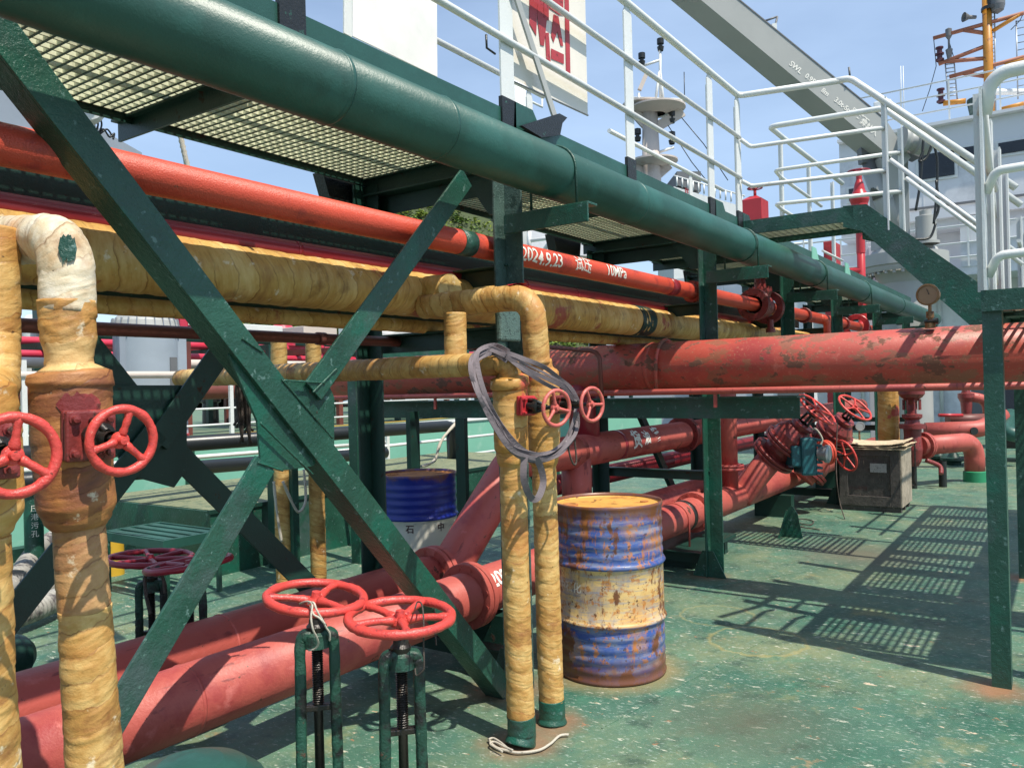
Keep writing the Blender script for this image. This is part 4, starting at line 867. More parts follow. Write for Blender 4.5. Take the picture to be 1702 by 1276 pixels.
# ================================================================== DRUMS
def drum(name, label, c, kind, rot=0):
    t = T(name, label, 'drum', (c[0],c[1],0)); r = .284; H = .89
    pr = [(0,r-.012),(.004,r),(.016,r+.002),(.022,r-.004)]
    z = .04
    def corr(z0, z1, k, pr):
        for i in range(k*8+1):
            q = i/(k*8); pr.append((lerp(z0,z1,q), r-.003 + .0024*math.sin(q*k*2*math.pi)))
    corr(.05, .275, 4, pr)
    for zz in (.295, .585):
        pr += [(zz-.018,r-.002),(zz-.010,r+.005),(zz,r+.011),(zz+.010,r+.005),(zz+.018,r-.002)]
        if zz < .4: pr += [(.40,r-.001),(.5,r-.002)]
    corr(.62, .84, 4, pr)
    pr += [(.862,r-.003),(.872,r+.001),(.884,r+.003),(.890,r-.001),(.889,r-.006),(.876,r-.008)]
    m = MB(); n = 72
    dents = [(2.4+rot,.2,.25,.010),(3.6+rot,.7,.2,.006)]
    rs = [[V((c[0]+rr*math.cos(2*math.pi*j/n), c[1]+rr*math.sin(2*math.pi*j/n), h)) for j in range(n)] for h, rr in pr]
    m.rings(rs, cap=False); b = P('shell', m, drummat(kind+'_drum_paint', kind), t)
    m = MB().lathe((c[0],c[1],0), (0,0,1), [(.874,r-.006),(.868,r-.012),(.868,.02),(.868,0)], 64); P('lid', m, drumlid if kind == 'rusty' else drumlid2, t)
    a = rot+1.55
    bx, by = c[0]+.20*math.cos(a), c[1]+.20*math.sin(a)
    P('bung', MB().lathe((bx,by,.868),(0,0,1),[(0,.042),(.006,.042),(.008,.034),(.008,.030),(.003,.028),(.003,.0)],22), drumlid2, t)
    bx, by = c[0]+.20*math.cos(a+math.pi), c[1]+.20*math.sin(a+math.pi)
    P('bung', MB().lathe((bx,by,.868),(0,0,1),[(0,.022),(.006,.022),(.007,.0)],16), drumlid2, t)
    return t
D1 = (3.80, 2.03); D2 = (4.47, 3.95)
dr1 = drum('steel_drum', 'badly rusted blue steel drum with a yellowed band, standing on the open deck', D1, 'rusty', .75)
dr2 = drum('steel_drum', 'deep blue and white steel drum with a rusty lid, behind the pipes', D2, 'blue', .3)
def drumtext(s, c, z, px_, size, m, parent):
    p = at(px_, 950, X=c[0]); ang = math.atan2(-c[1], -c[0])  # facing the viewer
    dpx = (px_ - (1016 if c is D1 else 692))/(86. if c is D1 else 63.); th = math.asin(max(-1,min(1,dpx)))
    ang += th; vs, fs, wd = text_mesh(s, size, .001); mb = MB(); r = .2845
    mb.add([V((c[0]+r*math.cos(ang+v.x/r), c[1]+r*math.sin(ang+v.x/r), z+v.y)) for v in vs], fs); return P('printed_text', mb, m, parent)
drumtext('中石化', D1, .46, 940, .055, mat('faded_white_print', (.62,.58,.48), .6, [((.5,.3,.12), 30, .5, .1)]), dr1)
drumtext('石', D2, .50, 672, .062, print_d, dr2); drumtext('中', D2, .50, 722, .062, print_d, dr2)

# ================================================================== VALVES STANDING ON THE DECK
def deck_valve(label, c, R0, mw, tilt, spokes, ref, legs=True, group=None, dish=.01, turn=.0, h=.40, leg=.017):
    c = V(c); t = T('rising_stem_valve', label, 'valve', (c.x, c.y, 0), group)
    nrm = V((tilt[0], tilt[1], 1)).normalized()
    wheel(t, c, nrm, R0+.003, .0155, spokes, mw, hub=.033, dish=dish, ref=ref)
    zt = c.z-.095
    rt = V((math.cos(turn), math.sin(turn), 0)); ft = V((-rt.y, rt.x, 0))
    P('stem', MB().tube([(c.x,c.y,c.z-.02),(c.x,c.y,.10)], [.014,.017], 12), grease, t)
    th = MB()
    for i in range(26): z = zt-.07-i*.0075; th.lathe((c.x,c.y,z),(0,0,1),[(0,.0155),(.0035,.0195),(.007,.0155)],12)
    P('thread', th, grease, t)
    P('gland', MB().lathe((c.x,c.y,zt-.02),(0,0,1),[(0,.03),(.02,.034),(.03,.026),(.045,.024),(.046,.018),(.07,.016),(.075,.012)],16), grease, t)
    mb = MB()
    top = V((c.x,c.y,zt-.03))
    for s_ in (-1,1):
        pts = catmull([top+rt*s_*.004, top+rt*s_*.044+V((0,0,-.002)), top+rt*s_*.055+V((0,0,-.035)), top+rt*s_*.056+V((0,0,-.16)), V((c.x,c.y,.20))+rt*s_*.060, V((c.x,c.y,.10))+rt*s_*.064], 6)
        lump_ = lambda r,s_,th_,p: r*(1/max(abs(math.cos(th_))*1.25, abs(math.sin(th_))*.80)**.85)*(1+.10*noise.noise(p*45)+.08*noise.noise(p*120)) - (.004 if abs(math.sin(th_)) < .25 else 0)
        P('yoke_leg', MB().tube(path(pts, .02, .012), leg*1.30, 20, rf=lump_), grungy, t)
    P('yoke_head', MB().lathe(top+V((0,0,-.018)), (0,0,1), [(-.02,.030),(-.02,.046),(.022,.042),(.034,.026),(.035,0)], 18), grungy, t, bevel=0)
    zc = zt-.07-.20
    P('stem_guide', MB().box((c.x,c.y,zc), (.13,.030,.020), (rt, ft, V((0,0,1)))), grease, t, bevel=.004)
    P('body', MB().lathe((c.x,c.y,0),(0,0,1),[(0,.15),(.03,.15),(.031,.09),(.10,.08),(.11,.12),(.135,.12),(.136,.04),(.16,.03),(.17,.0)],24).bolts((c.x,c.y,.12),(0,0,1),.1,8,.011,.03), darkgreen, t)
    return t
w1 = at(525,992,d=2.70); w2 = at(665,1024,d=2.59)
v1 = deck_valve('foreground valve whose red handwheel has a white cord tied on it', w1, .170, wheelred, (.02,-.12), 3, .4, turn=-.75)
v2 = deck_valve('foreground valve with a five-spoke bright red handwheel, nearest to the lagged pair', w2, .176, wheelred, (-.03,-.06), 5, .25, turn=-.75)
w3 = at(250,927,d=4.0); w4 = at(314,937,d=3.72)
v3 = deck_valve('valve with a dark crimson wheel beside the green slatted bench', w3, .205, wheeldark, (.04,-.03), 6, .1, turn=-.6)
v4 = deck_valve('valve with a crimson wheel half hidden by the near diagonal brace', w4, .195, wheeldark, (-.02,.12), 5, .3, turn=-.6)
# cords tied to the wheels
cd = MB(); f2 = lambda l: [at(x_,y_,d=dd) for x_,y_,dd in l]
for l in ([(498,1003,2.66),(510,999,2.56),(519,1004,2.52),(517,1025,2.50),(520,1045,2.50),(527,1060,2.52),(529,1070,2.54),(523,1078,2.55),(513,1080,2.56)],
          [(512,1003,2.55),(521,1001,2.52),(527,1015,2.51),(536,1030,2.52),(542,1042,2.53),(548,1052,2.54),(548,1064,2.55)],
          [(516,1006,2.53),(521,1020,2.51),(530,1026,2.51),(540,1036,2.52)]): cd.tube(catmull(l and f2(l), 7), .0032, 8)
TH('cord', cd, ropew, 'off-white cord knotted on the left foreground handwheel', 'cord')
cd = MB()
for l in ([(690,1010,2.52),(694,1000,2.66),(701,1004,2.54),(704,1030,2.50),(704,1075,2.48),(705,1105,2.47),(702,1115,2.47),(692,1122,2.48),(690,1110,2.49)], [(722,1010,2.75),(723,1040,2.74),(725,1072,2.72)]): cd.tube(catmull(f2(l), 7), .0026, 8)
TH('cord', cd, roped, 'dark cord hanging from the five-spoke handwheel', 'cord')
cd = MB()
for l in ([(240,965,3.7),(246,945,3.66),(252,950,3.64),(262,942,3.66),(270,950,3.68)], [(240,960,3.68),(243,990,3.66),(250,1020,3.66)], [(266,950,3.7),(272,965,3.7),(274,985,3.7)]): cd.tube(catmull(f2(l), 7), .008, 8)
TH('cord', cd, roped, 'old brown rope wound on the crimson wheel rim', 'cord')
cd = MB(); cd.tube(catmull([at(x_,y_,Z=.012) for x_,y_ in ((812,1228),(822,1240),(840,1246),(862,1250),(895,1246),(915,1235),(930,1222),(945,1220))], 8), .0055, 8)
cd.tube(catmull([at(x_,y_,Z=.02) for x_,y_ in ((812,1228),(820,1226),(832,1233),(843,1242),(852,1246),(838,1240),(822,1232),(815,1236),(835,1248))], 8), .0045, 8)
TH('cord', cd, ropew, 'frayed pale cord lying round the foot of the middle lagged pipes', 'cord')

# green dome at the bottom edge, and capped cylinder at left
dc = at(318,1300,d=2.36); vt = T('mushroom_vent', 'smooth green domed vent cap at the bottom edge of the picture', 'vent', (dc.x,dc.y,0))
P('cap', MB().lathe((dc.x,dc.y,.0),(0,0,1),[(.22,.20),(.26,.235),(.31,.230),(.365,.205),(.405,.155),(.43,.09),(.438,.04),(.44,0)],56), greenpipe, vt)
P('trunk', MB().lathe((dc.x,dc.y,0),(0,0,1),[(0,.14),(.26,.14)],32), green, vt)
lc = at(18,1092,d=3.7); cb = T('capped_cylinder', 'dark green round-ended cylinder lying at the lower left edge', 'tank', (lc.x,lc.y,0))
P('shell', MB().lathe((lc.x+.10,lc.y,lc.z),(-1,0,0),[(0,0),(.01,.05),(.04,.085),(.08,.105),(.14,.115),(1.2,.115)],32), darkgreen, cb)
P('cradle', MB().bb(lc.x-.4,lc.x-.3,lc.y-.08,lc.y+.08,0,max(.05,lc.z-.1)), darkgreen, cb)

# ================================================================== MANIFOLD AT RIGHT
vp = T('vertical_pipe', 'upright red pipe with a bolted flange rising from the nearest deck pipe', 'pipe', (7.45,2.72,0))
xr = at(1210,740,Y=2.72).x
P('pipe_body', MB().tube([(xr,2.72,.45),(xr,2.72,1.9)], .088, 28), pink, vp)
P('flange', flange((xr,2.72,at(1210,776,Y=2.72).z), (0,0,1), .145, .022, 8), pink, vp)
def angle_valve(label, pts, r, Rw, flr, group=None, cone=(.75,.42)):
    """pts: pipe start, flange centre, bonnet end, wheel centre"""
    a, f, e, w_ = [V(p) for p in pts]; ax = (w_-f).normalized()
    t = T('angle_valve', label, 'valve', f, group)
    P('inlet_pipe', MB().tube(catmull([a, a.lerp(f,.5)+V((0,0,.02)), f-ax*.12], 6), r, 28), pink, t)
    P('flange', flange(f-ax*.12, ax, flr, .03, 10), valvered, t)
    P('body', MB().lathe(f-ax*.12, ax, [(0,r*1.1),(.08,r*1.2),(.16,r*1.05)], 26), valvered, t)
    P('flange', flange(f+ax*.06, ax, flr*.97, .03, 12), valvered, t)
    le = (e-f).length
    P('bonnet', MB().lathe(f+ax*.06, ax, [(0,flr*.84),(le*.35,flr*.78),(le*.62,flr*.55),(le*.66,flr*.42),(le*.74,flr*.42),(le*.75,flr*.5),(le*.85,flr*.5),(le*.86,flr*.2)], 28), valvered, t)
    P('yoke', MB().tube([f+ax*(le*.85)+V((0,0,flr*.35)), w_-ax*.06+V((0,0,.05))], .014, 8).tube([f+ax*(le*.85)-V((0,0,flr*.35)), w_-ax*.06-V((0,0,.05))], .014, 8).lathe(w_-ax*.08, ax, [(0,.05),(.03,.05)], 12), grease, t)
    P('stem', MB().tube([f+ax*le*.5, w_], .014, 8), grease, t)
    wheel(t, w_, ax, Rw, .0125, 5, wheelred, hub=.035, ref=.4); return t
av1 = angle_valve('large angled valve with a cone-shaped bonnet and pink-red wheel, left of the blue-green gearbox', (at(1228,828,d=7.95), at(1300,742,d=7.95), at(1333,704,d=7.82), at(1358,680,d=7.72)), .125, .215, .225)
av2 = angle_valve('angled valve with red wheel, right of and behind the cone-shaped one', (at(1345,790,d=9.4), at(1382,724,d=9.3), at(1403,700,d=9.15), at(1421,677,d=9.05)), .12, .21, .225)
t = T('angle_valve', 'low valve whose red wheel overlaps the left side of the crate', 'valve', at(1370,780,d=9.0))
P('body', MB().tube(catmull([at(1335,795,d=9.0), at(1352,775,d=9.0), at(1366,755,d=9.0)], 6), .12, 24), pink, t)
P('flange', flange(at(1346,786,d=9.0), (at(1366,755,d=9.0)-at(1335,795,d=9.0)), .19, .03, 8), valvered, t)
P('flange', flange(at(1372,752,d=9.0), V((.8,-.55,.1)), .14, .03, 8), orange, t)
P('stem', MB().tube([at(1372,752,d=9.0), at(1404,757,d=9.0)], .014, 8), grease, t)
wheel(t, at(1405,757,d=9.0), V((.75,-.66,.32)), .19, .012, 5, wheelred, hub=.03)
gb = T('valve_gearbox', 'blue-green gearbox with cooling fins and a grey round cover', 'gearbox', at(1340,780,d=7.9))
c = at(1338,757,d=7.8); ux, uy = RT.copy(), V((0,0,1)); uf = ux.cross(uy)
P('housing', MB().box(c, (.15,.26,.36), (ux,uf,uy)), teal, gb, bevel=.02)
mb = MB()
for i in range(7): mb.box(c+ux*.09+uy*(-.16+.053*i), (.06,.27,.022), (ux,uf,uy))
P('fins', mb, teal, gb, bevel=.004)
P('base', MB().box(c+uy*-.0-ux*.11, (.10,.2,.20), (ux,uf,uy)), teal, gb, bevel=.015)
P('round_cover', MB().lathe(c+ux*.10-FW*.10+uy*.03, (ux*.75-FW*.65), [(0,.07),(.06,.07),(.061,.085),(.09,.085),(.10,.06),(.10,0)], 24), steel, gb)
P('cable', MB().tube(catmull([c+ux*.03+uy*.2, c+ux*.10+uy*.26, c+ux*.17+uy*.16, c+ux*.14+uy*.08], 6), .01, 8), ropew, gb)
# crate
ca, cb_, cc_ = at(1399,842,Z=.0), at(1497,853,Z=.0), at(1513,838,Z=.0)
ca, ex, ey, W_ = V((9.71,2.20,0)), V((0,-1,0)), V((1,0,0)), .635
Dp = .66
cr = T('wooden_crate', 'weathered dark wooden crate with a curling plywood top and a pale side', 'crate', ca+ex*W_/2+ey*Dp/2)
zb, zt = .06, .70
def cbx(u0,u1,v0,v1,z0,z1,name,m,**k):
    mb = MB(); mb.hexa([ca+ex*u0+ey*v0+V((0,0,z0)), ca+ex*u1+ey*v0+V((0,0,z0)), ca+ex*u1+ey*v1+V((0,0,z0)), ca+ex*u0+ey*v1+V((0,0,z0)),
                        ca+ex*u0+ey*v0+V((0,0,z1)), ca+ex*u1+ey*v0+V((0,0,z1)), ca+ex*u1+ey*v1+V((0,0,z1)), ca+ex*u0+ey*v1+V((0,0,z1))]); return P(name, mb, m, cr, **k)
cbx(.02,W_-.02,.02,Dp-.02,zb+.02,zt-.02,'panel',wood)
for u0,u1 in ((0,.09),(W_-.10,W_)): cbx(u0,u1,0,.02,zb,zt,'frame_board',wood,bevel=.003)
cbx(.09,W_-.10,0,.02,zb,zb+.11,'frame_board',wood,bevel=.003); cbx(.09,W_-.10,0,.02,zt-.08,zt,'frame_board',wood,bevel=.003)
for v0,v1 in ((.0,.075),(.08,.21),(.214,.35),(.355,.49),(.495,Dp)): cbx(W_,W_+.018,v0,v1,zb,zt,'side_board',woodp,bevel=.003)
for v0 in (.02,.27,.52): cbx(.0,W_,v0,v0+.07,.0,zb-.001,'runner',wood)
cbx(.33,.50,-.004,-.001,.44,.54,'paper_label',paper)
mb = MB(); nx, ny = 14, 10
for L_, (z0, seed, sx) in enumerate(((zt+.004,1,.0),(zt+.024,5,.02),(zt+.045,9,-.01))):
    vs = []
    for i in range(nx+1):
        for j in range(ny+1):
            u = -.03+(W_+.08)*i/nx + sx + .02*noise.noise(V((i*1.7,j*1.3,seed))); v = -.04+(Dp+.06)*j/ny + .03*noise.noise(V((j*1.9,i*.7,seed+3)))
            vs.append(ca+ex*u+ey*v+V((0,0,z0+.022*max(0,noise.noise(V((i*.35,j*.4,seed))))+.018*(abs(i-nx/2)/(nx/2))**3*(L_))))
    fs = [(i*(ny+1)+j,(i+1)*(ny+1)+j,(i+1)*(ny+1)+j+1,i*(ny+1)+j+1) for i in range(nx) for j in range(ny)]
    m_ = MB().add(vs, fs); o = P('plywood_sheet', m_, ply, cr); md = o.modifiers.new('thick','SOLIDIFY'); md.thickness = .008
lettering('stencilled_text', '小心轻放', .05, ca+ex*.10-ey*.003+V((0,0,.24)), ex, V((0,0,1)), print_d, cr)
# yellow-wrapped column behind crate
cy_ = at(1477,700,d=11.2)
fc = T('foil_wrapped_pipe', 'upright pipe wrapped in crinkled gold-yellow cloth behind the crate', 'lagged pipe', (cy_.x,cy_.y,0))
P('lagging', MB().tube(path([(cy_.x,cy_.y,0),(cy_.x,cy_.y,1.62)], .1, .02), .135, 30, rf=lambda r,s,th,p: r*(1+.10*noise.noise(V((math.cos(th)*5,math.sin(th)*5,s*1.2)))+.05*noise.noise(V((th*4,s*9,2))))), wrapy, fc)
P('rim', MB().lathe((cy_.x,cy_.y,1.60),(0,0,1),[(0,.155),(.03,.16),(.05,.14)],24), wrapy, fc)
# small dial behind crate
gd = at(1428,708,d=9.7); t = T('small_gauge', 'small white-rimmed dial above the crate corner', 'gauge', gd)
P('case', MB().lathe(gd, -FW, [(0,0),(0,.05),(.03,.055),(.031,.045),(.026,.044),(.026,0)], 20), steel, t); P('stem', MB().tube([gd+V((0,0,-.05)), gd+V((0,0,-.25))], .012, 8), brass, t)
# right-hand valve and elbow into the deck
e0 = V((12.05,1.70,.56)); eb = V((13.04,1.14,0))
el = T('deck_elbow', 'red pipe elbow turning down into a green collar on the deck', 'pipe', eb)
P('elbow', pipe([e0, (eb.x,eb.y,.56), (eb.x,eb.y,.10)], .130, 36, .34), pink, el)
P('collar', MB().lathe(eb, (0,0,1), [(0,.15),(.14,.15),(.15,.135),(.15,0)], 32), mat('bright_green_paint', (.02,.22,.10), .4, [(DRUST,9,.7,.05)]), el)
dE = (V((eb.x,eb.y,.56))-e0).normalized()
P('flange', flange(e0+dE*.10, dE, .18, .03, 10), pink, el)
P('foot', MB().lathe(e0+V((.2,-.25,-.56)),(0,0,1),[(0,.05),(.35,.05)],14), tar, el)
gv2 = T('globe_valve', 'tall red globe valve feeding the elbow, just right of the crate', 'valve', (e0.x-.08,e0.y+.05,0))
vx, vy = e0.x-.10, e0.y+.06
P('body', MB().lathe((vx,vy,.30),(0,0,1),[(0,0),(.0,0.066),(.06,0.099),(.22,0.125),(.40,0.106),(.50,0.112),(.501,0.162),(.53,0.162),(.56,0.162),(.561,0.099),(.62,0.086)],28), valvered, gv2)
P('bonnet', MB().lathe((vx,vy,.92),(0,0,1),[(0,0.092),(.03,0.125),(.07,0.125),(.08,0.059),(.16,0.053),(.20,0.046),(.26,0.079),(.30,0.132),(.34,0.162),(.39,0.162),(.42,0.125),(.47,0.066),(.52,0.033),(.72,0.030)],28).bolts((vx,vy,1.12),(0,0,1),.105,8,.014,.07), valvered, gv2)
P('drain', MB().tube(catmull([(vx+.02,vy-.15,.38),(vx+.1,vy-.3,.30),(vx+.05,vy-.32,.2)],5), .03, 10), valvered, gv2)
P('support', MB().lathe((vx,vy,0),(0,0,1),[(0,.04),(.3,.04)],12), tar, gv2)
t = T('bent_pipe', 'pale red pipe with a dark round plug bending away behind the elbow', 'pipe', at(1600,715,d=13))
P('pipe_body', pipe([at(1538,716,d=13.2), at(1632,713,d=13.0), at(1664,690,d=13.4)], .135, 30, .35), pink, t)
P('plug', MB().lathe(at(1618,716,d=12.86),-FW,[(0,.06),(.03,.06),(.03,0)],18), tar, t)
t = T('bent_pipe', 'small red pipe elbow with a capped valve, farther back on the right', 'pipe', at(1620,660,d=15))
P('pipe_body', pipe([at(1606,658,d=15), at(1640,664,d=15), at(1643,692,d=15)], .09, 20, .3), pink, t)
P('valve_cap', MB().lathe(at(1606,668,d=15),(0,0,1),[(-.4,.07),(0,.10),(.08,.14),(.16,.14),(.17,.08),(.26,.06),(.28,0)],18), valvered, t)
t = T('slip_pipe', 'brown rusty pipe lying level behind the bent pipes', 'pipe', at(1600,698,d=14.5)); P('pipe_body', MB().tube([at(1575,698,d=14.6), at(1650,696,d=14.6)], .10, 18), brownred, t)
P('top_flange', MB().tube([at(1560,690,d=14.4), at(1600,690,d=14.4)], .03, 10), fred, t)
t = T('green_pipe_bend', 'grey-green pipe bend at the right edge behind the posts', 'pipe', at(1680,710,d=13)); P('pipe_body', pipe([at(1710,722,d=13), at(1668,722,d=13), at(1680,690,d=13.6)], .12, 20, .3), greenpipe, t)
t = T('black_box', 'low dark box behind the right posts', 'box', at(1690,740,d=14)); c = at(1690,728,d=14); P('case', MB().bb(c.x-.4,c.x+.4,c.y-.9,c.y+.3,c.z-.15,c.z+.15), tar, t, bevel=.01)
t = T('rope_reel', 'dark blue-black reel of hose at the far right', 'reel', at(1688,672,d=16)); P('drum', MB().lathe(at(1688,675,d=16.5), RT, [(-.3,0),(-.3,.55),(-.25,.55),(-.25,.45),(.6,.45),(.6,.55),(.7,.55),(.7,0)], 28), mat('navy_hose', (.01,.013,.035), .5, [((.05,.06,.09), 30, .6, .1)]), t)
# deck pad foot and hanging cord
mb = MB(); c = at(1316,893,Z=0); mb.prism([c+V((0,.09,0)),c+V((0,-.10,0)),c+V((0,-.06,.22)),c+V((0,-.01,.30)),c+V((0,.03,.28))], (.012,0,0)); mb.prism([c+V((-.10,.09,0)),c+V((0.0,.09,0)),c+V((0.0,.03,.26)),c+V((-.03,.03,.26))], (0,.012,0))
TH('deck_lug', mb, green, 'small grey-green triangular lug plate standing alone on the deck', 'lug')
cd = MB(); cd.tube(catmull([at(1392,700,d=9), at(1390,760,d=8.9), at(1391,800,d=8.8), at(1396,835,d=8.8), at(1404,862,Z=.01)], 8), .006, 6); TH('cord', cd, roped, 'thin dark cord hanging down beside the crate to the deck', 'cord')
cd = MB(); cd.tube(catmull([at(1520,730,d=9.4), at(1521,770,d=9.4), at(1519,795,d=9.4), at(1522,806,d=9.4), at(1516,806,d=9.4)], 8), .009, 6); TH('cord', cd, roped, 'short dark cord with a hook end at the right of the crate', 'cord')
cd = MB(); cd.tube(catmull([at(x_,y_,Z=.012) for x_,y_ in ((1324,868),(1345,872),(1352,866),(1335,862),(1318,864),(1328,874),(1350,878),(1362,880))], 8, ), .006, 6); TH('cord', cd, roped, 'loops of thin dark cord on the deck behind the lug plate', 'cord')
# flotsam low valves
for k_, (x_, y_) in enumerate(((1560,768),(1585,772))):
    c = at(x_, y_, Z=0); mb = MB().lathe((c.x,c.y,0),(0,0,1),[(0,.11),(.05,.12),(.08,.2),(.12,.2),(.13,.1),(.2,.06),(.22,0)],18); TH('low_vent', mb, darkgreen, ('low green deck cap under the elbow pipe, nearer the valve','low green deck cap under the elbow pipe, nearer the green collar')[k_], 'deck cap', group='caps on the deck')
# vertical fire pipe with hydrant valve
fx_ = at(1433,500,Y=OY).x; zt = at(1433,275,X=fx_).z
fp = T('fire_hydrant_pipe', 'bright red fire pipe rising through the walkway to a hydrant valve', 'hydrant', (fx_,OY,2.2))
P('pipe_body', pipe([(fx_-.45,OY,OZ),(fx_,OY,OZ),(fx_,OY,zt-.45)], .055, 22, .18), fred, fp)
P('flange', flange((fx_-.42,OY,OZ),(1,0,0),.17,.025,8), fred, fp)
P('valve_body', MB().lathe((fx_,OY,zt-1.25),(0,0,1),[(0,.06),(.3,.06),(.36,.08),(.39,.13),(.43,.13),(.44,.10),(.70,.11),(.76,.13),(.80,.13),(.90,.08),(1.0,.06),(1.05,.04),(1.15,.04)],24), fred, fp)
P('outlet', MB().lathe((fx_,OY,zt-1.5),(0,1,0),[(0,.06),(.22,.06),(.23,.1),(.30,.1),(.30,0)],18), fred, fp)
wheel(fp, (fx_,OY,zt-.08), (0,0,1), .16, .012, 5, wheeldark, hub=.04)
rb = at(1260,356,Y=4.3); hb = T('red_vent_box', 'red steel vent box with a small handwheel on top, behind the rail', 'vent', rb)
P('box', MB().hexa([rb+V((-.18,-.12,-.9)),rb+V((.2,-.12,-.9)),rb+V((.2,.22,-.9)),rb+V((-.18,.22,-.9)),rb+V((-.18,-.12,.23)),rb+V((.2,-.12,.23)),rb+V((.2,.22,.23)),rb+V((-.18,.22,.23))]), fred, hb, bevel=.01)
P('cap', MB().hexa([rb+V((-.18,-.12,.231)),rb+V((.2,-.12,.231)),rb+V((.2,.22,.231)),rb+V((-.18,.22,.231)),rb+V((-.05,.0,.31)),rb+V((.10,.0,.31)),rb+V((.10,.12,.31)),rb+V((-.05,.12,.31))]), fred, hb)
P('stem', MB().tube([rb+V((.02,.05,.3)), rb+V((.02,.05,.46))], .025, 10), fred, hb); wheel(hb, rb+V((.02,.05,.45)), (0,0,1), .13, .012, 4, wheeldark, hub=.04)

# ================================================================== LEFT BACKGROUND ON OUR DECK
bx = T('raised_platform', 'dark green deck box with a worn anti-slip top, behind the rack at left', 'platform', (5,6.6,0))
BZ = .54
P('shell', MB().bb(4.02,9.5,5.80,7.75,0,BZ), green, bx); P('anti_slip_top', MB().bb(4.05,9.47,5.83,7.72,BZ,BZ+.006), texgrn, bx)
mb = MB(); mb.bb(4.0,9.5,5.785,5.81,BZ-.02,BZ+.012); P('edge_strip', mb, darkgreen, bx)
bn = T('slatted_bench', 'low green slatted bench beside the crimson handwheels', 'bench', at(250,900,Z=.42))
c = at(250,886,Z=.46)
for i in range(4): P('slat', MB().bb(c.x-.12+i*.11,c.x-.05+i*.11,c.y-.38,c.y+.38,.44,.465), greenpipe, bn)
P('frame', MB().bb(c.x-.16,c.x-.14,c.y-.42,c.y+.42,.40,.466).bb(c.x+.32,c.x+.34,c.y-.42,c.y+.42,.40,.466).bb(c.x-.14,c.x+.32,c.y-.42,c.y-.39,.40,.466).bb(c.x-.14,c.x+.32,c.y+.39,c.y+.42,.40,.466), greenpipe, bn)
for i in (-.13,.30):
    for j in (-.40,.38): P('leg', MB().bb(c.x+i,c.x+i+.03,c.y+j,c.y+j+.03,0,.40), green, bn)
c = at(187,915,Z=.2); TH('yellow_marker', MB().lathe((c.x,c.y,0),(0,0,1),[(0,.09),(.34,.09),(.36,.07),(.36,0)],18), yel, 'small scuffed yellow stub behind the near lagged pipe', 'bollard')
# black mooring/fender pipes
for k_,(pa, pb, r, lab) in enumerate(((at(180,742,Y=6.9), at(742,708,Y=6.9), .075, 'upper black pipe running level above the light green plate'), (at(180,778,Y=6.6), at(640,752,Y=6.6), .065, 'lower black pipe running level in front of the light green plate'))):
    t = T('black_pipe', lab, 'pipe', pa); end = [pb+V((.1,0,-.02)), pb+V((.13,0,-.7))] if k_ == 0 else [pb]
    P('pipe_body', pipe([pa+V((-2,0,0)), pb]+end if k_ == 0 else [pa+V((-2,0,0)), pb], r, 18, .12), blackp, t)
t = T('white_pipe', 'slim white pipe just above the lower black pipe', 'pipe', at(300,750,Y=6.9)); P('pipe_body', MB().tube([at(180,768,Y=7.2)+V((-1,0,0)), at(640,735,Y=7.2)], .022, 10), white, t)
# uprights on the edge of our deck
t = T('edge_rail', 'white pipe rail along the far edge of our deck, behind the rack', 'handrail', (7,7.9,0))
for z in (.45,.72,.98): P('rail', MB().tube([(6.8,7.8,z),(12,7.8,z)], .022, 10), white, t)
for x in (6.8,8.2,9.6,11): P('post', MB().bb(x,x+.05,7.78,7.82,0,1.0), white, t)
# tan lagged columns at the rear
for k_,(x_, y_) in enumerate(((473,970),(530,962))):
    c = at(x_, y_, Z=0); t = T('lagged_column', ('shaded tan lagged pipe rising behind the gusset plate, the left one','shaded tan lagged pipe rising behind the gusset plate, the right one')[k_], 'lagged pipe', (c.x,c.y,0), 'lagged columns behind the rack')
    P('lagging', MB().tube(path([(c.x,c.y,0),(c.x,c.y,1.95)], .1, .03), .062, 20, rf=wrapf(.06,.09,k_,.06)), wrap, t)
# upright green members behind
t = T('trestle', 'dark green upright trestle between the rack and the deck box', 'frame', (5.0,5.1,0))
P('upright', MB().bb(4.98,5.05,5.08,5.18,0,1.62), green, t); P('upright', MB().bb(5.30,5.42,4.75,4.80,0,1.3), darkgreen, t)
P('top_bar', MB().bb(4.2,4.28,4.2,5.3,1.62,1.72), green, t); P('upright', MB().bb(4.2,4.26,5.0,5.06,0,1.62), green, t); P('upright', MB().bb(4.5,4.6,5.6,5.68,0,1.3), darkgreen, t)
# hoses
for k_, pts in enumerate(([(2,985),(30,958),(60,915),(95,890)], [(10,1005),(60,985),(100,960),(150,930)], [(5,1030),(50,1015),(105,992),(160,975)])):
    c = [at(x_,y_,Z=.12) for x_,y_ in pts]; ps = path(catmull(c, 6), .1, .0075)
    t = T('ribbed_hose', ('upper ribbed grey hose at the left, curving up','middle ribbed grey hose at the left','lowest ribbed hose at the left, sunlit on top')[k_], 'hose', c[1])
    P('hose_body', MB().tube(ps, .075, 20, rf=lambda r,s,th,p: r*(1+.07*math.sin(s*2*math.pi/.036))), hoseM, t)
c = at(12,965,Z=.15); TH('hose_clamp', MB().lathe(c+V((-.1,.05,0)),(1,-.3,-.2),[(0,.09),(.02,.10),(.2,.10),(.22,.09)],20), tar, 'black clamp on the ribbed hoses at the left edge', 'clamp')
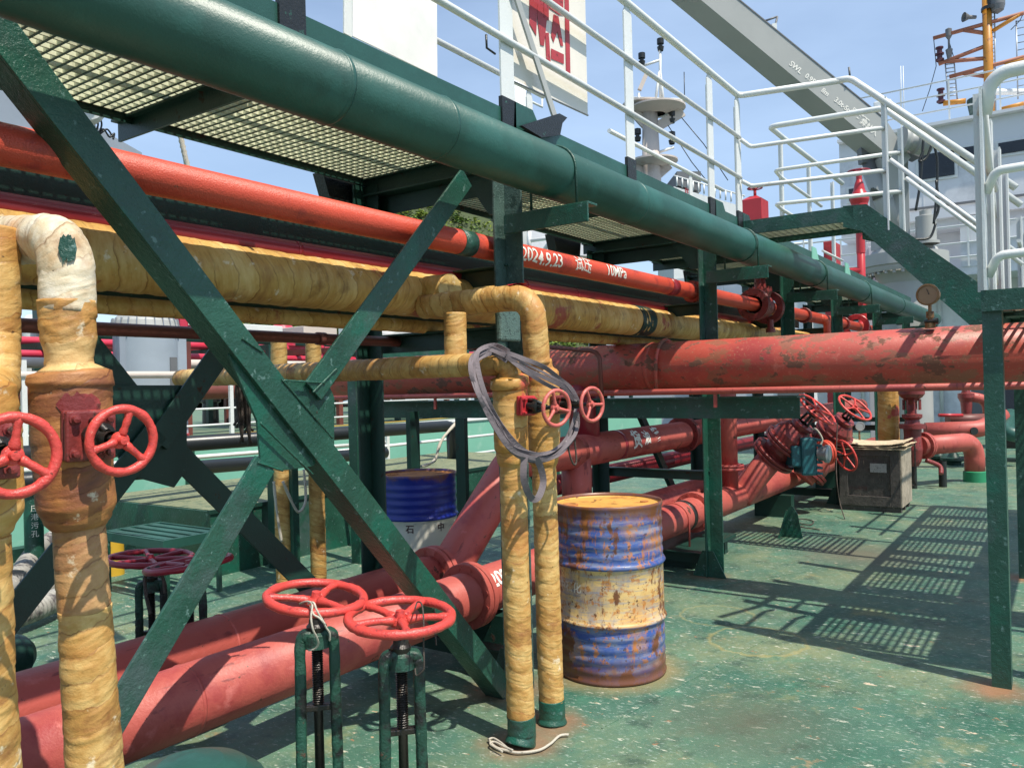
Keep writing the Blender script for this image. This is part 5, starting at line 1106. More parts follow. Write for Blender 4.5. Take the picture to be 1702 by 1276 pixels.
# sounding pipe with characters
c = at(57,905,Z=.25); ct = T('sounding_pipe', 'dark green capped pipe with white characters painted down it', 'pipe', (c.x,c.y,0))
zt = at(57,812,X=c.x).z
P('pipe_body', MB().lathe((c.x,c.y,0),(0,0,1),[(0,.075),(zt,.075),(zt,.12),(zt+.05,.12),(zt+.08,.07),(zt+.1,0)],22), green, ct)
dv = (V((0,0,1.5))-c); dv.z = 0; dv.normalize(); sx_ = V((0,0,1)).cross(dv).normalized()
for k_, ch in enumerate('压港污孔'):
    z = at(60,848,X=c.x).z - k_*.062*1.15
    lettering('painted_character', ch, .06, c*1.0-V((0,0,c.z))+dv*.078+sx_*(-.02)+V((0,0,z)), sx_, V((0,0,1)), print_w, ct)
# frayed rope knot hanging
cd = MB()
for i in range(16):
    a = random.random()*6; px_, py_ = 400+random.uniform(-8,16), 690+random.uniform(-28,30)
    cd.tube(catmull([at(398+random.uniform(-3,3),606,Y=3.9), at(px_,650,Y=3.9+random.uniform(-.05,.05)), at(px_+random.uniform(-8,8),py_,Y=3.9), at(px_+random.uniform(-14,14),py_+20,Y=3.95)], 5), .008, 6)
TH('frayed_rope', cd, roped, 'bunch of frayed dark rope hanging behind the rack', 'rope')
cd = MB(); cd.tube(catmull([at(295,205,Y=4.5), at(303,240,Y=4.5), at(312,278,Y=4.5), at(333,360,Y=4.5)], 8), .016, 8, rf=lambda r,s,th,p: r*(1+.2*math.sin(s*180+th*2)))
TH('hanging_rope', cd, ropew, 'twisted rope hanging down behind the walkway against the sky', 'rope')
for pts, r_, lab in (([at(770,690,Y=5.5), at(735,730,Y=5.5), at(722,765,Y=5.5), at(700,775,Y=5.5)], .016, 'pale twisted rope slanting down behind the holed beam'),
        ([at(455,800,Y=4.9), at(460,850,Y=4.9), at(468,900,Y=4.9)], .01, 'thin rope hanging straight beside the left shaded lagged pipe'),
        ([at(505,780,Y=4.9), at(508,830,Y=4.9), at(498,850,Y=4.9), at(488,840,Y=4.9), at(470,800,Y=4.9)], .01, 'slack loop of rope between the two shaded lagged pipes')):
    TH('rope', MB().tube(catmull(pts, 8), r_, 8, rf=lambda r,s,th,p: r*(1+.2*math.sin(s*180+th*2))), ropew, lab, 'rope')

# ================================================================== NEIGHBOURING SHIP
NS = T('neighbouring_ship', 'neighbouring tanker with light green side plating and a green deck', 'ship', (6,9,.9))
P('side_plating', MB().bb(-10,20,9.0,9.08,-4.5,.90), lgreen, NS); P('sheer_strip', MB().bb(-10,20,8.97,9.12,.90,.94), white, NS)
for x in (2.5, 4.55, 5.9, 7.9, 9.3, 11): P('rib', MB().bb(x,x+.10,8.94,8.999,-.8,.899), green if int(x*10) % 3 else white, NS)
P('far_deck', MB().bb(-10,20,9.12,30,.80,.92), farpaint, NS)
P('deck_stripe', MB().bb(-10,20,9.9,10.1,.92,.924), yel, NS)
for x in (1.2, 4.3, 7.0, 9.7, 12.4): P('stanchion', MB().bb(x,x+.055,9.58,9.62,.92,1.93), white, NS)
P('rail', MB().tube([(-8,9.6,1.76),(18,9.6,1.76)], .045, 10), cream, NS)
for z in (1.30,1.08): P('rail', MB().tube([(-8,9.6,z),(18,9.6,z)], .014, 8), white, NS)
def hpipe(py_, Y, r, m, lab, x0=-10, x1=22, px_=200):
    z = at(px_, py_, Y=Y).z; t = T('neighbour_pipe', lab, 'pipe', (x0,Y,z)); P('pipe_body', MB().tube([(x0,Y,z),(x1,Y,z)], r, 16), m, t)
    for x in range(int(x0)+1, int(x1), 3): P('support', MB().bb(x,x+.1,Y-.04,Y+.04,.92,z-r*.9), darkgreen, t)
pinkr = mat('bright_crimson_paint', (.52,.035,.07), .35, [], [], var=.1)
hpipe(571, 12.0, .06, pinkr, 'uppermost bright crimson pipe on the neighbouring ship')
hpipe(591, 11.4, .055, pinkr, 'second crimson pipe on the neighbouring ship')
hpipe(604, 11.0, .07, cream, 'cream pipe under the crimson ones on the neighbouring ship')
hpipe(617, 10.7, .025, lgreen, 'thin light green pipe on the neighbouring ship', x1=3.6)
hpipe(652, 10.4, .13, brownred, 'thick dark red pipe low on the neighbouring ship')
hpipe(580, 13.0, .14, darkred, 'thick dark crimson pipe behind the others on the neighbouring ship')
hpipe(560, 14.0, .12, darkgreen, 'dark green pipe highest on the neighbouring ship')
# its deck tank
tc_ = at(243,600,Y=10.2); tk = T('deck_tank', 'grey upright tank with a ribbed domed cap on the neighbouring ship', 'tank', (tc_.x,10.2,.92))
r = .40
P('shell', MB().lathe((tc_.x,10.2,.92),(0,0,1),[(0,r),(1.42,r),(1.42,r*.9)],36), tankg, tk)
P('side_fin', MB().bb(tc_.x-r-.05,tc_.x-r+.10,10.05,10.12,.92,2.32), bluegrey, tk); P('side_fin', MB().bb(tc_.x+r-.12,tc_.x+r+.04,9.95,10.0,.92,2.32), tankg, tk); P('pilaster', MB().bb(tc_.x+.10,tc_.x+.20,9.80,9.84,.92,2.0), greyd, tk)
P('cap', MB().lathe((tc_.x,10.2,2.34),(0,0,1),[(.0,r),(.02,r*1.06),(.05,r*1.06),(.15,r*1.0),(.22,r*.86),(.26,r*.6),(.28,0)],36), greyp, tk)
mb = MB()
for i in range(24):
    a = 2*math.pi*i/24; d = V((math.cos(a),math.sin(a),0)); mb.beam(V((tc_.x,10.2,2.34))+d*r*1.07, V((tc_.x,10.2,2.52))+d*r*1.0, .012, .025, up=d)
P('ribs', mb, steel, tk); P('base_plate', MB().lathe((tc_.x,10.2,.921),(0,0,1),[(0,r*1.3),(.05,r*1.3),(.05,0)],28), pinkr, tk)
# clutter: deck houses, lockers, winch shapes
def house(px0, px1, py0, py1, Y, m, name, lab, cat, dep=1.2):
    a, b_ = at(px0, py1, Y=Y), at(px1, py0, Y=Y); t = T(name, lab, cat, (a.x, Y, a.z))
    P('shell', MB().bb(a.x,b_.x,Y,Y+dep,a.z,b_.z), m, t, bevel=.01); return t, a, b_
t,a,b_ = house(300,345,520,545,11,pinkr,'fire_locker','crimson locker with a small white notice on the neighbouring ship','locker'); P('notice', MB().bb(a.x+.12,a.x+.32,10.98,10.99,a.z+.05,b_.z-.02), signw, t); P('notice_mark', MB().bb(a.x+.18,a.x+.26,10.97,10.979,a.z+.10,b_.z-.08), fred, t)
t,a,b_ = house(402,470,542,556,11,white,'white_locker','long white locker on the neighbouring ship','locker')
t,a,b_ = house(505,560,545,556,11.5,cream,'cream_locker','cream locker on the neighbouring ship behind the tan column','locker')
house(620,830,548,562,14,white,'white_deckhouse','low white deckhouse far behind under the lagged pipe','deckhouse')
house(628,780,582,598,9.5,green,'green_coaming','green coaming running level behind the lagged branch','coaming',.3)
house(120,160,505,545,12,darkgreen,'winch_housing','dark winch housing behind the lagged valve on the neighbouring ship','winch')
for k_,(x_,y_) in enumerate(((400,670),(440,668),(350,690))):
    c = at(x_,y_,Y=13+k_*.5); t = T('mooring_bollard', ('black bollard on the neighbouring deck, nearest the white stanchion','black bollard on the neighbouring deck, behind the frayed rope','black bollard on the neighbouring deck, left of the stanchion')[k_], 'bollard', (c.x,c.y,.92)); P('post', MB().lathe((c.x,c.y,.92),(0,0,1),[(0,.16),(.4,.15),(.42,.2),(.5,.2),(.5,0)],18), tar, t)
def small_hand_valve(lab, x, y, z):
    t = T('neighbour_valve', lab, 'valve', (x,y,z), 'small valves on the neighbouring ship')
    P('body', MB().lathe((x,y,z),(0,0,1),[(0,.09),(.10,.10),(.11,.15),(.15,.15),(.16,.07),(.30,.05),(.42,.03)],12), pinkr, t)
    P('handwheel', MB().ringtor((x,y,z+.42),(0,0,1),.14,.016,18,6).beam((x-.14,y,z+.42),(x+.14,y,z+.42),.02,.02).beam((x,y-.14,z+.42),(x,y+.14,z+.42),.02,.02), pinkr, t)
    P('leg', MB().lathe((x,y,.92),(0,0,1),[(0,.05),(z-.9,.05)],10), darkgreen, t); return t
pv = None
for k_ in range(17):
    x = 1.3+k_*.78+.3*math.sin(k_*5.1); y = 10.6+1.9*((k_*.37) % 1); z = 1.55+.5*((k_*.61) % 1)
    if pv is None: pv = small_hand_valve('small crimson valve among the pipes of the neighbouring ship', x, y, z); p0 = V((x,y,z)); continue
    c_ = pv.copy(); scn.collection.objects.link(c_); c_.location = (x,y,z); ORG[c_.name] = V((x,y,z))
    for ch in pv.children:
        d_ = ch.copy(); scn.collection.objects.link(d_); d_.parent = c_
for k_ in range(9):
    x = 1.0+k_*1.45; t = T('pipe_hoop', ('red-brown','dark green')[k_ % 2]+' hoop frame over the neighbouring pipes, '+('leftmost','second from the left','third from the left','fourth from the left','middle one','fourth from the right','third from the right','second from the right','rightmost')[k_], 'frame', (x,12.6,.92), 'hoop frames over the neighbouring pipes')
    P('hoop', MB().bb(x,x+.09,10.3,10.38,.92,2.25).bb(x,x+.09,13.4,13.48,.92,2.25).bb(x,x+.09,10.38,13.4,2.16,2.25), darkgreen if k_ % 2 else brownred, t)
for (x_, y_, m_, lb) in ((65,545,white,'small white drum on the neighbouring deck at the far left'),(470,556,pinkr,'small crimson drum on the neighbouring deck beyond the brace'),(640,560,white,'small white drum on the neighbouring deck past the green coaming'),(800,560,cream,'small cream drum on the neighbouring deck near the middle post')):
    c = at(x_, y_, Y=13.5); TH('tank', MB().lathe(c-V((0,0,1.2)),(0,0,1),[(0,.25),(1.3,.25),(1.4,.18),(1.42,0)],18), m_, lb, 'tank')
# grey crane jib of the neighbouring ship, upper left
a, b_ = at(-60,150,Y=9), at(236,252,Y=9)
mb = MB(); mb.prism([at(-60,110,Y=9),at(60,168,Y=9),at(150,205,Y=9),at(236,254,Y=9),at(236,275,Y=9),at(-60,260,Y=9)], (0,.7,0)); nj = T('grey_jib', 'grey crane jib of the neighbouring ship at the upper left', 'crane jib', a); P('box_girder', mb, bluegrey, nj)
cm = at(146,192,Y=8.9); P('motor', MB().lathe(cm+V((-.02,-.05,.02)), (-.5,-.85,.1), [(0,0),(0,.15),(.06,.17),(.2,.17),(.22,.12),(.22,0)], 22), white, nj)
P('motor_bracket', MB().prism([at(134,190,Y=8.9),at(160,190,Y=8.9),at(158,228,Y=8.9),at(140,215,Y=8.9)], (0,.1,0)), white, nj); P('motor_core', MB().lathe(cm+V((-.12,-.25,.03)), (-.5,-.85,.1), [(0,.0),(0,.08),(.03,.08)], 16), tar, nj)
cd = MB()
for o_ in (0,6): cd.tube(catmull([at(155+o_,185,Y=8.8), at(163+o_,205,Y=8.8), at(160+o_,222,Y=8.8), at(172+o_,215,Y=8.8), at(182+o_,228,Y=8.8), at(190,222,Y=8.8), at(188,232,Y=8.8)],6), .011, 6)
P('hoses', cd, tar, nj); P('stay_wire', MB().tube([at(-30,130,Y=8.8), at(128,182,Y=8.8)], .008, 6), tar, nj)

# ================================================================== STERN: superstructure, crane, masts
XB = 24.0
sp = T('superstructure', 'large pale grey ship superstructure with dark bridge windows at the right', 'superstructure', (XB, 0, 0))
def bz(px_, py_, X=XB): return at(px_, py_, X=X)
yl = bz(1396,300).y; ztop = bz(1600,197).z; zbr = bz(1600,300).z
P('bridge_block', MB().bb(XB,XB+6,-9,yl,zbr-1.2,ztop), bldw, sp)
P('lower_block', MB().bb(XB+.8,XB+6,-9,yl+.6,0,zbr-1.2), bldw, sp)
P('bridge_ledge', MB().bb(XB-.25,XB,-9,yl+.05,zbr-.95,zbr-.75), bldw, sp)
P('wing_deck', MB().bb(XB-.9,XB+.79,-9,yl+1.8,zbr-2.55,zbr-2.35), bldw, sp)
P('wing_bulwark', MB().bb(XB-.92,XB-.88,-9,2.2,zbr-2.35,zbr-1.35), bldw, sp)
for a, b_, c, d in ((1412,1432,312,335),(1528,1586,250,300),(1596,1622,243,270),(1660,1740,226,258)):
    p, q_ = bz(a, d), bz(b_, c); zc = (p.z+q_.z)/2; h2 = abs(q_.z-p.z)/2
    wn = P('window', MB().bb(XB-.04,XB-.005,min(p.y,q_.y)-.07,max(p.y,q_.y)+.07,zc-h2-.07,zc+h2+.07), white, sp, bevel=.02)
    P('pane', MB().bb(XB-.06,XB-.041,min(p.y,q_.y),max(p.y,q_.y),zc-h2,zc+h2), glassm, wn)
for z in (zbr-1.32, zbr-1.75, zbr-2.1):
    P('rail', MB().tube([(XB-1.0,-9,z),(XB-1.0,yl+1.2,z)], .022, 8), white, sp)
for y in np.arange(-4, yl+1.2, 1.5): P('stanchion', MB().bb(XB-1.02,XB-.98,y,y+.04,zbr-2.35,zbr-1.3), white, sp)
for y in (3.3, 2.2, 1.0, -.4): P('wall_rib', MB().bb(XB+.74,XB+.79,y,y+.06,0,zbr-2.56), bldw, sp)
P('doorway', MB().bb(XB+.76,XB+.79,1.55,2.3,.3,2.2), greyd, sp)
pth = [bz(1560,420)+V((-.8,0,0)), bz(1560,362)+V((-.8,0,0))]
P('round_vent', MB().lathe(bz(1622,378,XB+.7), (-1,0,0), [(0,.30),(.12,.30),(.12,.0)], 24), greyd, sp)
for y in (4.6, 3.1, 1.6, .1, -1.4): P('plate_seam', MB().bb(XB-.008,XB-.001,y,y+.03,zbr-.7,ztop), bldw, sp)
P('eyebrow', MB().bb(XB-.22,XB-.001,-9,yl,ztop-.10,ztop-.02), bldw, sp)
for y in (4.3, 1.9, -.3): P('deck_light', MB().box((XB-.25,y,zbr-1.08),(.22,.3,.16)), white, sp)
P('cable_tray', MB().bb(XB-.06,XB-.01,-9,yl-.2,zbr-.62,zbr-.56), greyd, sp)
for y in (4.9, 2.9): P('drain_pipe', MB().tube([(XB+.72,y,.2),(XB+.72,y,zbr-2.6)], .05, 8), white, sp)
# roof rails
for z in (ztop+.35, ztop+.75, ztop+1.1): P('roof_rail', MB().tube([(XB+.1,-9,z),(XB+.1,yl-.4,z)], .022, 8), white, sp)
for y in np.arange(-5.6, yl-.3, 1.15): P('roof_stanchion', MB().bb(XB+.08,XB+.12,y,y+.04,ztop,ztop+1.1), white, sp)
# lower structures left of it
lh = T('lower_deckhouse', 'white lower deckhouse seen between the walkway and the pipes', 'deckhouse', (23,8,0))
z1 = at(1150,455,X=23).z
P('block', MB().bb(23,28,yl+.62,9.2,0,z1), bldw, lh); P('block', MB().bb(26,30,9.2,14.5,0,z1+.3), white, lh)
P('door', MB().bb(22.97,22.995,6.1,6.8,.5,2.3), greyd, lh)
for y in (5.9,7.4,8.3): P('wall_rib', MB().bb(22.94,22.99,y,y+.05,0,z1-.1), bldw, lh)
for z in (.5,.85,1.2): P('rail', MB().tube([(22.8,yl+.6,z1+z),(22.8,9.1,z1+z)], .022, 8), white, lh)
for y in np.arange(yl+.7, 9.2, 1.1): P('stanchion', MB().bb(22.78,22.82,y,y+.04,z1,z1+1.2), white, lh)
# lockers / pumps between
for k_,(px0,px1,py0,py1,X_,m_,nm,lb,ct_) in enumerate(((1369,1385,400,434,17,fred,'foam_monitor_box','red box beyond the landing beside the hydrant','box'),(1440,1470,400,470,18,bldw,'grey_locker','tall pale grey locker beyond the walkway','locker'),(1475,1500,420,490,17,signw,'white_locker','white locker lit by the sun beyond the stair','locker'),(1505,1530,455,510,16.5,bldw,'grey_locker','smaller pale locker under the stair','locker'))):
    a, b_ = at(px0,py1,X=X_), at(px1,py0,X=X_); t = T(nm, lb, ct_, (X_,a.y,0)); P('cabinet', MB().bb(X_,X_+.6,b_.y,a.y,0,b_.z), m_, t, bevel=.01); P('door', MB().bb(X_-.015,X_-.003,b_.y+.06,a.y-.06,b_.z-1.2,b_.z-.1), m_, t, bevel=.004); P('handle', MB().bb(X_-.04,X_-.016,b_.y+.1,b_.y+.13,b_.z-.7,b_.z-.55), tar, t)
# crane
pc = at(1503,440,X=16.5); ck = T('deck_crane', 'grey deck crane with a long box jib raised across the sky', 'crane', (pc.x,pc.y,0))
P('pedestal', MB().lathe((pc.x,pc.y,0),(0,0,1),[(0,.42),(pc.z-.35,.42),(pc.z-.15,.52)],32), greyp, ck)
P('slewing_ring', MB().lathe((pc.x,pc.y,pc.z-.15),(0,0,1),[(0,.68),(.06,.70),(.10,.70),(.11,.74),(.32,.74),(.33,.6),(.42,.55)],40).bolts((pc.x,pc.y,pc.z-.10),(0,0,1),.64,28,.03,.10), greyp, ck)
zk = at(1503,265,X=16.5).z
P('column', MB().bb(pc.x-.32,pc.x+.32,pc.y-.05,pc.y+.42,pc.z+.27,zk), bluegrey, ck, bevel=.02)
P('column_cheek', MB().bb(pc.x-.36,pc.x-.33,pc.y-.16,pc.y+.50,pc.z+.27,zk+.05), greyp, ck)
P('slew_motor', MB().lathe((pc.x-.35,pc.y-.42,pc.z+.28),(0,0,1),[(0,.22),(.05,.22),(.06,.17),(.5,.17),(.52,.1),(.6,.1),(.6,0)],20), greyp, ck)
ua = (RT*1.0); ua.z = 0; ua.normalize()
j1 = at(1515,285,d=14.2); j0 = at(1095,-60,d=14.2)
# jib: side face edges read off the photograph at one distance
T0 = [at(1150,-62,d=13.8), at(1500,277,d=14.4), at(1512,262,d=14.4), at(1475,204,d=14.4), at(1218,-8,d=14.0), at(1165,-52,d=13.8)]
depth = (FW*.62); depth = V((depth.x, depth.y, 0)).normalized()*.62
und = at(1424,258,d=14.4)-at(1475,255,d=14.4)
JA, JB, JC = at(1068,-80,d=13.9), at(1500,277,d=14.4), at(1218,-8,d=14.05)
JN = (JB-JA).cross(JC-JA).normalized()
def onjib(px_, py_):
    v = at(px_, py_, d=1)-EYE; return EYE + v*((JA-EYE).dot(JN)/v.dot(JN))
dj = JN if JN.dot(FW) > 0 else -JN
# the hollow section goes back level from the face that is seen, so its underside shows
dj = (dj - V((0,0,dj.z))).normalized()*.62
P('jib', MB().prism([onjib(1068,-80), onjib(1500,277), onjib(1514,262), onjib(1475,203), onjib(1218,-8), onjib(1128,-80)], dj), greyp, ck)
P('jib_top_flange', MB().beam(onjib(1128,-82)+dj*.5, onjib(1475,201)+dj*.5, .64, .02, up=(JB-JA).cross(dj)), greyd, ck)
P('jib_base', MB().prism([at(1462,262,d=14.5), at(1500,277,d=14.45), at(1505,300,d=14.45), at(1480,330,d=14.6)], depth*.8), greyp, ck)
P('luffing_cylinder', MB().tube([at(1442,262,d=14.8), at(1462,330,d=14.8)], .12, 18), greyd, ck); P('cylinder_barrel', MB().tube([at(1450,285,d=14.8), at(1494,400,d=14.9)], .17, 22), greyp, ck)
P('cylinder_lug', MB().prism([at(1430,235,d=14.7), at(1452,235,d=14.7), at(1448,270,d=14.7), at(1434,270,d=14.7)], depth*.3), greyd, ck)
P('winch_motor', MB().lathe(at(1545,238,d=14.3), -RT+V((0,0,.1)), [(0,0),(0,.20),(.05,.22),(.25,.22),(.27,.17),(.36,.16),(.45,.24),(.5,.24),(.5,0)], 24), greyp, ck)
P('winch_frame', MB().prism([at(1492,225,d=14.6), at(1535,215,d=14.6), at(1530,262,d=14.6), at(1505,252,d=14.6)], depth*.5), greyd, ck)
cd = MB()
for l in ([(1552,240),(1558,270),(1556,330),(1552,372)], [(1548,242),(1540,262),(1528,268),(1535,250)], [(1535,225),(1530,300),(1522,350)], [(1556,300),(1560,345),(1553,365)], [(1555,372),(1545,395),(1520,398)]): cd.tube(catmull([at(x_,y_,d=14.0) for x_,y_ in l], 7), .022, 8)
P('hydraulic_hose', cd, tar, ck)
for (x_, y_), (x2, y2) in (((1286,55),(1292,28)),((1292,28),(1272,35)),((1413,130),(1411,112))): P('guide_rod', MB().tube([at(x_,y_,d=14.2), at(x2,y2,d=14.2)], .018, 6), greyd, ck)
P('sheave_plate', MB().prism([at(1283,40,d=14.15), at(1291,38,d=14.15), at(1292,60,d=14.15), at(1286,60,d=14.15)], depth*.1), white, ck)
# lettering along the jib side
jx = (onjib(1475,255)-onjib(1312,121)).normalized(); jn = V((0,0,1)) - jx*jx.z; jn = (jn - JN*jn.dot(JN)).normalized(); off = -dj.normalized()*.006
for s_, x_, y_, sz in (('SWL',1311,108,.13),('0.95t',1337,128,.12),('8m',1364,152,.12),('3.0t-5m',1386,168,.12),('吊臂下',1413,186,.13),('禁站人',1428,204,.13)):
    lettering('painted_text', s_, sz, onjib(x_, y_)+off, jx, jn, print_w, ck, thick=.003)
# yellow mast on the roof
ym = T('yellow_mast', 'ochre lattice mast with yardarms, lamps and a ladder above the bridge', 'mast', at(1645,205,X=27))
mx_ = at(1645,190,X=27); mz = at(1645,-60,X=27).z
P('mast_pole', MB().tube([(27,mx_.y,mx_.z-2),(27,mx_.y,mz)], [.14,.12], 14), yellowm, ym)
M_ = lambda x_, y_: at(x_, y_, X=27)
for a, b_ in (((1551,64),(1702,22)),((1600,50),(1640,56)),((1560,107),(1640,76)),((1560,104),(1640,97)),((1578,128),(1702,95)),((1600,122),(1636,127)),((1650,52),(1695,24)),((1670,108),(1702,98)),((1663,182),(1702,172))):
    P('yardarm', MB().tube([M_(*a), M_(*b_)], .06, 8), yellowm if a[0] > 1600 else mat('rusty_yard_paint', (.30,.11,.06), .6) if a == (1551,64) else bpy.data.materials['rusty_yard_paint'], ym)
def lamp(x_, y_, s=.12): P('lamp', MB().lathe(M_(x_, y_+8), (0,0,1), [(0,s*.6),(.04,s),(.08,s),(.085,s*.6),(.20,s*.6),(.205,s),(.25,s),(.255,s*.6),(.38,s*.6),(.385,s*.9),(.43,s*.9),(.45,0)], 12), mat('maroon_lamp_paint', (.06,.012,.02), .4), ym)
for x_, y_ in ((1562,95),(1564,164)): lamp(x_, y_)
P('lamp', MB().lathe(M_(1645,18),(0,0,1),[(0,.22),(.1,.22),(.11,.13),(.5,.13),(.51,.22),(.6,.22),(.61,.14),(1.2,.14)],12), tar, ym)
P('camera_dome', MB().lathe(M_(1658,24),(0,0,1),[(0,0),(.1,.16),(.25,.2),(.42,.2),(.45,.1),(.5,0)],14), greyd, ym); P('horn', MB().lathe(M_(1622,29),-RT,[(0,.05),(.2,.06),(.35,.14)],10), greyd, ym)
mb = MB()
for X_ in (1571,1586): mb.tube([M_(X_,105), M_(X_+5,165)], .02, 6)
for i in range(9): mb.tube([M_(1571+i*.6,108+i*6.5), M_(1586+i*.6,106+i*6.5)], .018, 6)
P('ladder', mb, steel, ym)
mb = MB()
for X_ in (1636,1653): mb.tube([M_(X_,20), M_(X_+2,185)], .02, 6)
for i in range(24): mb.tube([M_(1636,24+i*6.5), M_(1653,22+i*6.5)], .014, 5)
P('ladder', mb, steel, ym)
mb = MB(); mb.tube([M_(1689,35), M_(1692,165)], .02, 6)
for i in range(11): mb.tube([M_(1690,36+i*12), M_(1720,30+i*12)], .014, 5)
P('ladder', mb, steel, ym)
for l in ([(1552,66),(1556,110),(1545,150),(1533,185)], [(1577,68),(1585,95),(1590,100)], [(1680,50),(1695,35),(1700,25)]): P('stay_wire', MB().tube([M_(*p) for p in l], .012, 5), tar, ym)
P('insulator', MB().lathe(M_(1577,66),(0,0,1),[(-.6,.05),(-.3,.1),(-.25,.03),(0,.03),(.1,.09),(.3,.09),(.35,0)],10), greyd, ym)
P('searchlight', MB().lathe(M_(1660,153), RT, [(-.2,.09),(1.2,.08),(1.25,0)], 12), white, ym)
mb = MB(); mb.prism([M_(1605,165),M_(1622,158),M_(1628,195),M_(1612,196)], (.6,0,0)); P('covered_light', mb, mat('dark_cover_cloth', (.02,.05,.045), .8, [((.1,.14,.12), 3, .55, .1)]), ym, bevel=.08)
P('light_arm', MB().tube([M_(1568,172), M_(1605,168)], .08, 8), yellowm, ym)
for x_ in (1499,1503): P('whip_antenna', MB().tube([M_(x_,210), M_(x_-2,110)], .012, 5), white, ym)
P('flood_lamp', MB().box(M_(1468,180), (.35,.5,.4)), white, ym, bevel=.04)
# cream mast of another ship
cmst = T('cream_mast', 'cream radar mast of a distant ship seen between the white rail posts', 'mast', at(1085,300,d=60))
K_ = lambda x_, y_: at(x_, y_, d=60)
c = K_(1080,300); P('trunk', MB().tube([K_(1084,330)+V((0,0,-4)), K_(1080,180)], [.85,.55], 16), cream, cmst)
def plat(x_, y_, r, hgt=.5): 
    p = K_(x_, y_); P('platform', MB().lathe(p, (0,0,1), [(-hgt,.6),(-.1,r*.8),(0,r),(.12,r),(.12,0)], 24), cream, cmst)
plat(1092,182,2.1,.35); plat(1068,176,1.5,.3); plat(1086,270,1.8,.35)
for a, b_ in (((1080,215),(1048,180)),((1085,215),(1135,186)),((1082,300),(1112,274)),((1078,300),(1052,274))): P('bracket', MB().beam(K_(*a), K_(*b_), .25, .7), cream, cmst)
for a, b_ in (((1098,180),(1097,75)),((1088,178),(1096,120)),((1068,110),(1097,100)),((1104,180),(1097,118)),((1062,178),(1062,155)),((1052,165),(1140,168)),((1120,245),(1090,255)),((1116,195),(1085,212))): P('strut', MB().tube([K_(*a), K_(*b_)], .10, 6), white, cmst)
for x_, y_ in ((1098,80),(1067,104),(1117,200),(1117,235),(1060,230)): P('lamp', MB().lathe(K_(x_, y_+5), (0,0,1), [(0,.2),(.3,.26),(.31,.15),(.5,.15),(.51,.26),(.9,.26),(1,0)], 10), tar, cmst)
P('radar_scanner', MB().beam(K_(1063,150), K_(1075,122), .35, .3), cream, cmst)
for k_, l in enumerate(([(1128,190),(1170,240),(1210,300)], [(1108,205),(1150,270),(1190,320)], [(1137,120),(1138,180)])): P('stay_wire', MB().tube([K_(*p) for p in l], .035, 5), tar, cmst)
P('platform_rail', MB().tube([K_(1050,162), K_(1138,165), K_(1138,180)], .06, 6), white, cmst)
sh = T('distant_ship', 'white bow of a distant ship behind the rails', 'ship', at(1180,340,d=55))
S_ = lambda x_, y_: at(x_, y_, d=55)
P('bow', MB().prism([S_(1120,310),S_(1240,345),S_(1240,480),S_(1120,480)], FW*6), white, sh); P('wheelhouse', MB().prism([S_(1125,308),S_(1165,318),S_(1165,285),S_(1125,285)], FW*4), greyd, sh)
mb = MB()
for x_ in range(1125,1235,9): mb.tube([S_(x_,308+(x_-1120)*.29), S_(x_,292+(x_-1120)*.29)], .06, 5)
mb.tube([S_(1120,292), S_(1238,326)], .06, 5); P('bow_rail', mb, white, sh)
lettering('name_mark', 'Ilu', .55, S_(1139,322)-FW*.05, RT*1.0, (-DN), fred, sh)
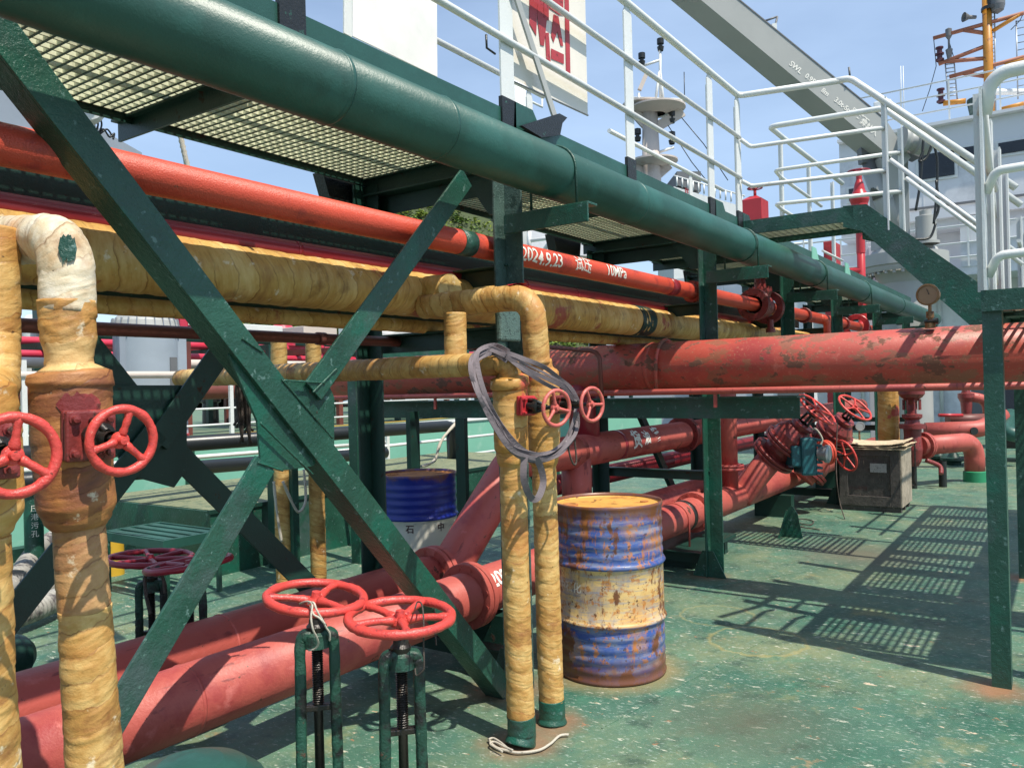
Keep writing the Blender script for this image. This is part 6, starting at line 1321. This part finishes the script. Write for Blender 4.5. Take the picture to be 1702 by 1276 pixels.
# tall white pole structure left of post, and white clutter behind
t = T('white_column', 'round white ventilation column behind the sign board', 'vent', at(863,250,Y=5.5)); a, b_ = at(863,460,Y=5.5), at(863,130,Y=5.5); P('column', MB().tube([a-V((0,0,1)), b_], .085, 20), white, t); P('arm', MB().tube([at(880,168,Y=5.5), at(901,178,Y=5.5), at(901,160,Y=5.5)], .015, 8), white, t)
t = T('white_structure', 'white railings and lockers of a ship beyond, under the walkway', 'railing', at(940,420,d=16))
W2 = lambda x_, y_: at(x_, y_, d=16)
mb = MB()
for a, b_ in (((880,400),(990,385)),((885,420),(930,424)),((905,415),(925,385)),((930,425),(955,425)),((940,405),(940,375)),((880,385),(880,420))): mb.tube([W2(*a), W2(*b_)], .04, 8)
P('rails', mb, white, t); P('wall', MB().prism([at(878,375,d=18),at(1010,372,d=18),at(1010,428,d=18),at(878,418,d=18)], FW*1), bldw, t); P('coaming', MB().prism([W2(870,410),W2(900,418),W2(960,440),W2(870,432)], FW*.5), lgreen, t)
# hill
random.seed(3)
hx, hy = at(745,400,d=240).x, at(745,400,d=240).y
mb = MB(); nx = 36; vs = []
lat = V((RT.x, RT.y, 0)).normalized(); fwd = V((FW.x, FW.y, 0)).normalized()
def hillz(u, v): 
    return -5 + 92*math.exp(-((u+10)/75)**2)*math.exp(-((v-60)/80)**2) + 7*noise.noise(V((u*.03,v*.03,2)))
for i in range(nx+1):
    for j in range(nx+1):
        u = -150+i*300/nx; v = -60+j*260/nx; p = V((hx,hy,0))+lat*u+fwd*v; vs.append((p.x,p.y,hillz(u,v)))
mb.add(vs, [(i*(nx+1)+j,(i+1)*(nx+1)+j,(i+1)*(nx+1)+j+1,i*(nx+1)+j+1) for i in range(nx) for j in range(nx)], True)
struct('hill', mb, hillm)
fol = [MB(), MB(), MB()]
for k_ in range(2000):
    u = random.uniform(-75,60); v = random.uniform(-40,75); z0 = hillz(u,v); 
    if z0 < 8: continue
    p = V((hx,hy,0))+lat*u+fwd*v; p.z = z0; R_ = random.uniform(1.4,2.8); kk = random.choice((0,0,1,1,2)); tall = random.uniform(.8,1.5)
    for q_ in range(34):
        d = V((random.gauss(0,1),random.gauss(0,1),random.gauss(0,1))).normalized()*R_*random.uniform(.55,1.05); d.z = abs(d.z)*tall+R_*.3
        a = V((random.gauss(0,1),random.gauss(0,1),random.gauss(0,.5))).normalized()*random.uniform(.3,.65); b_ = V((random.gauss(0,1),random.gauss(0,1),random.gauss(0,.5))).normalized()*random.uniform(.3,.65); c = p+d
        fol[kk if random.random() < .8 else (kk+1) % 3].add([c-a, c-b_*.6, c+a, c+b_], [(0,1,2,3)])
whole = MB()
for i in range(3): whole.cur = i; whole.add(fol[i].v, fol[i].f)
o = P('hill_foliage', whole, leafm); o['kind'] = 'stuff'; o['label'] = 'bright green woodland covering the hill behind the rack'; o['category'] = 'foliage'
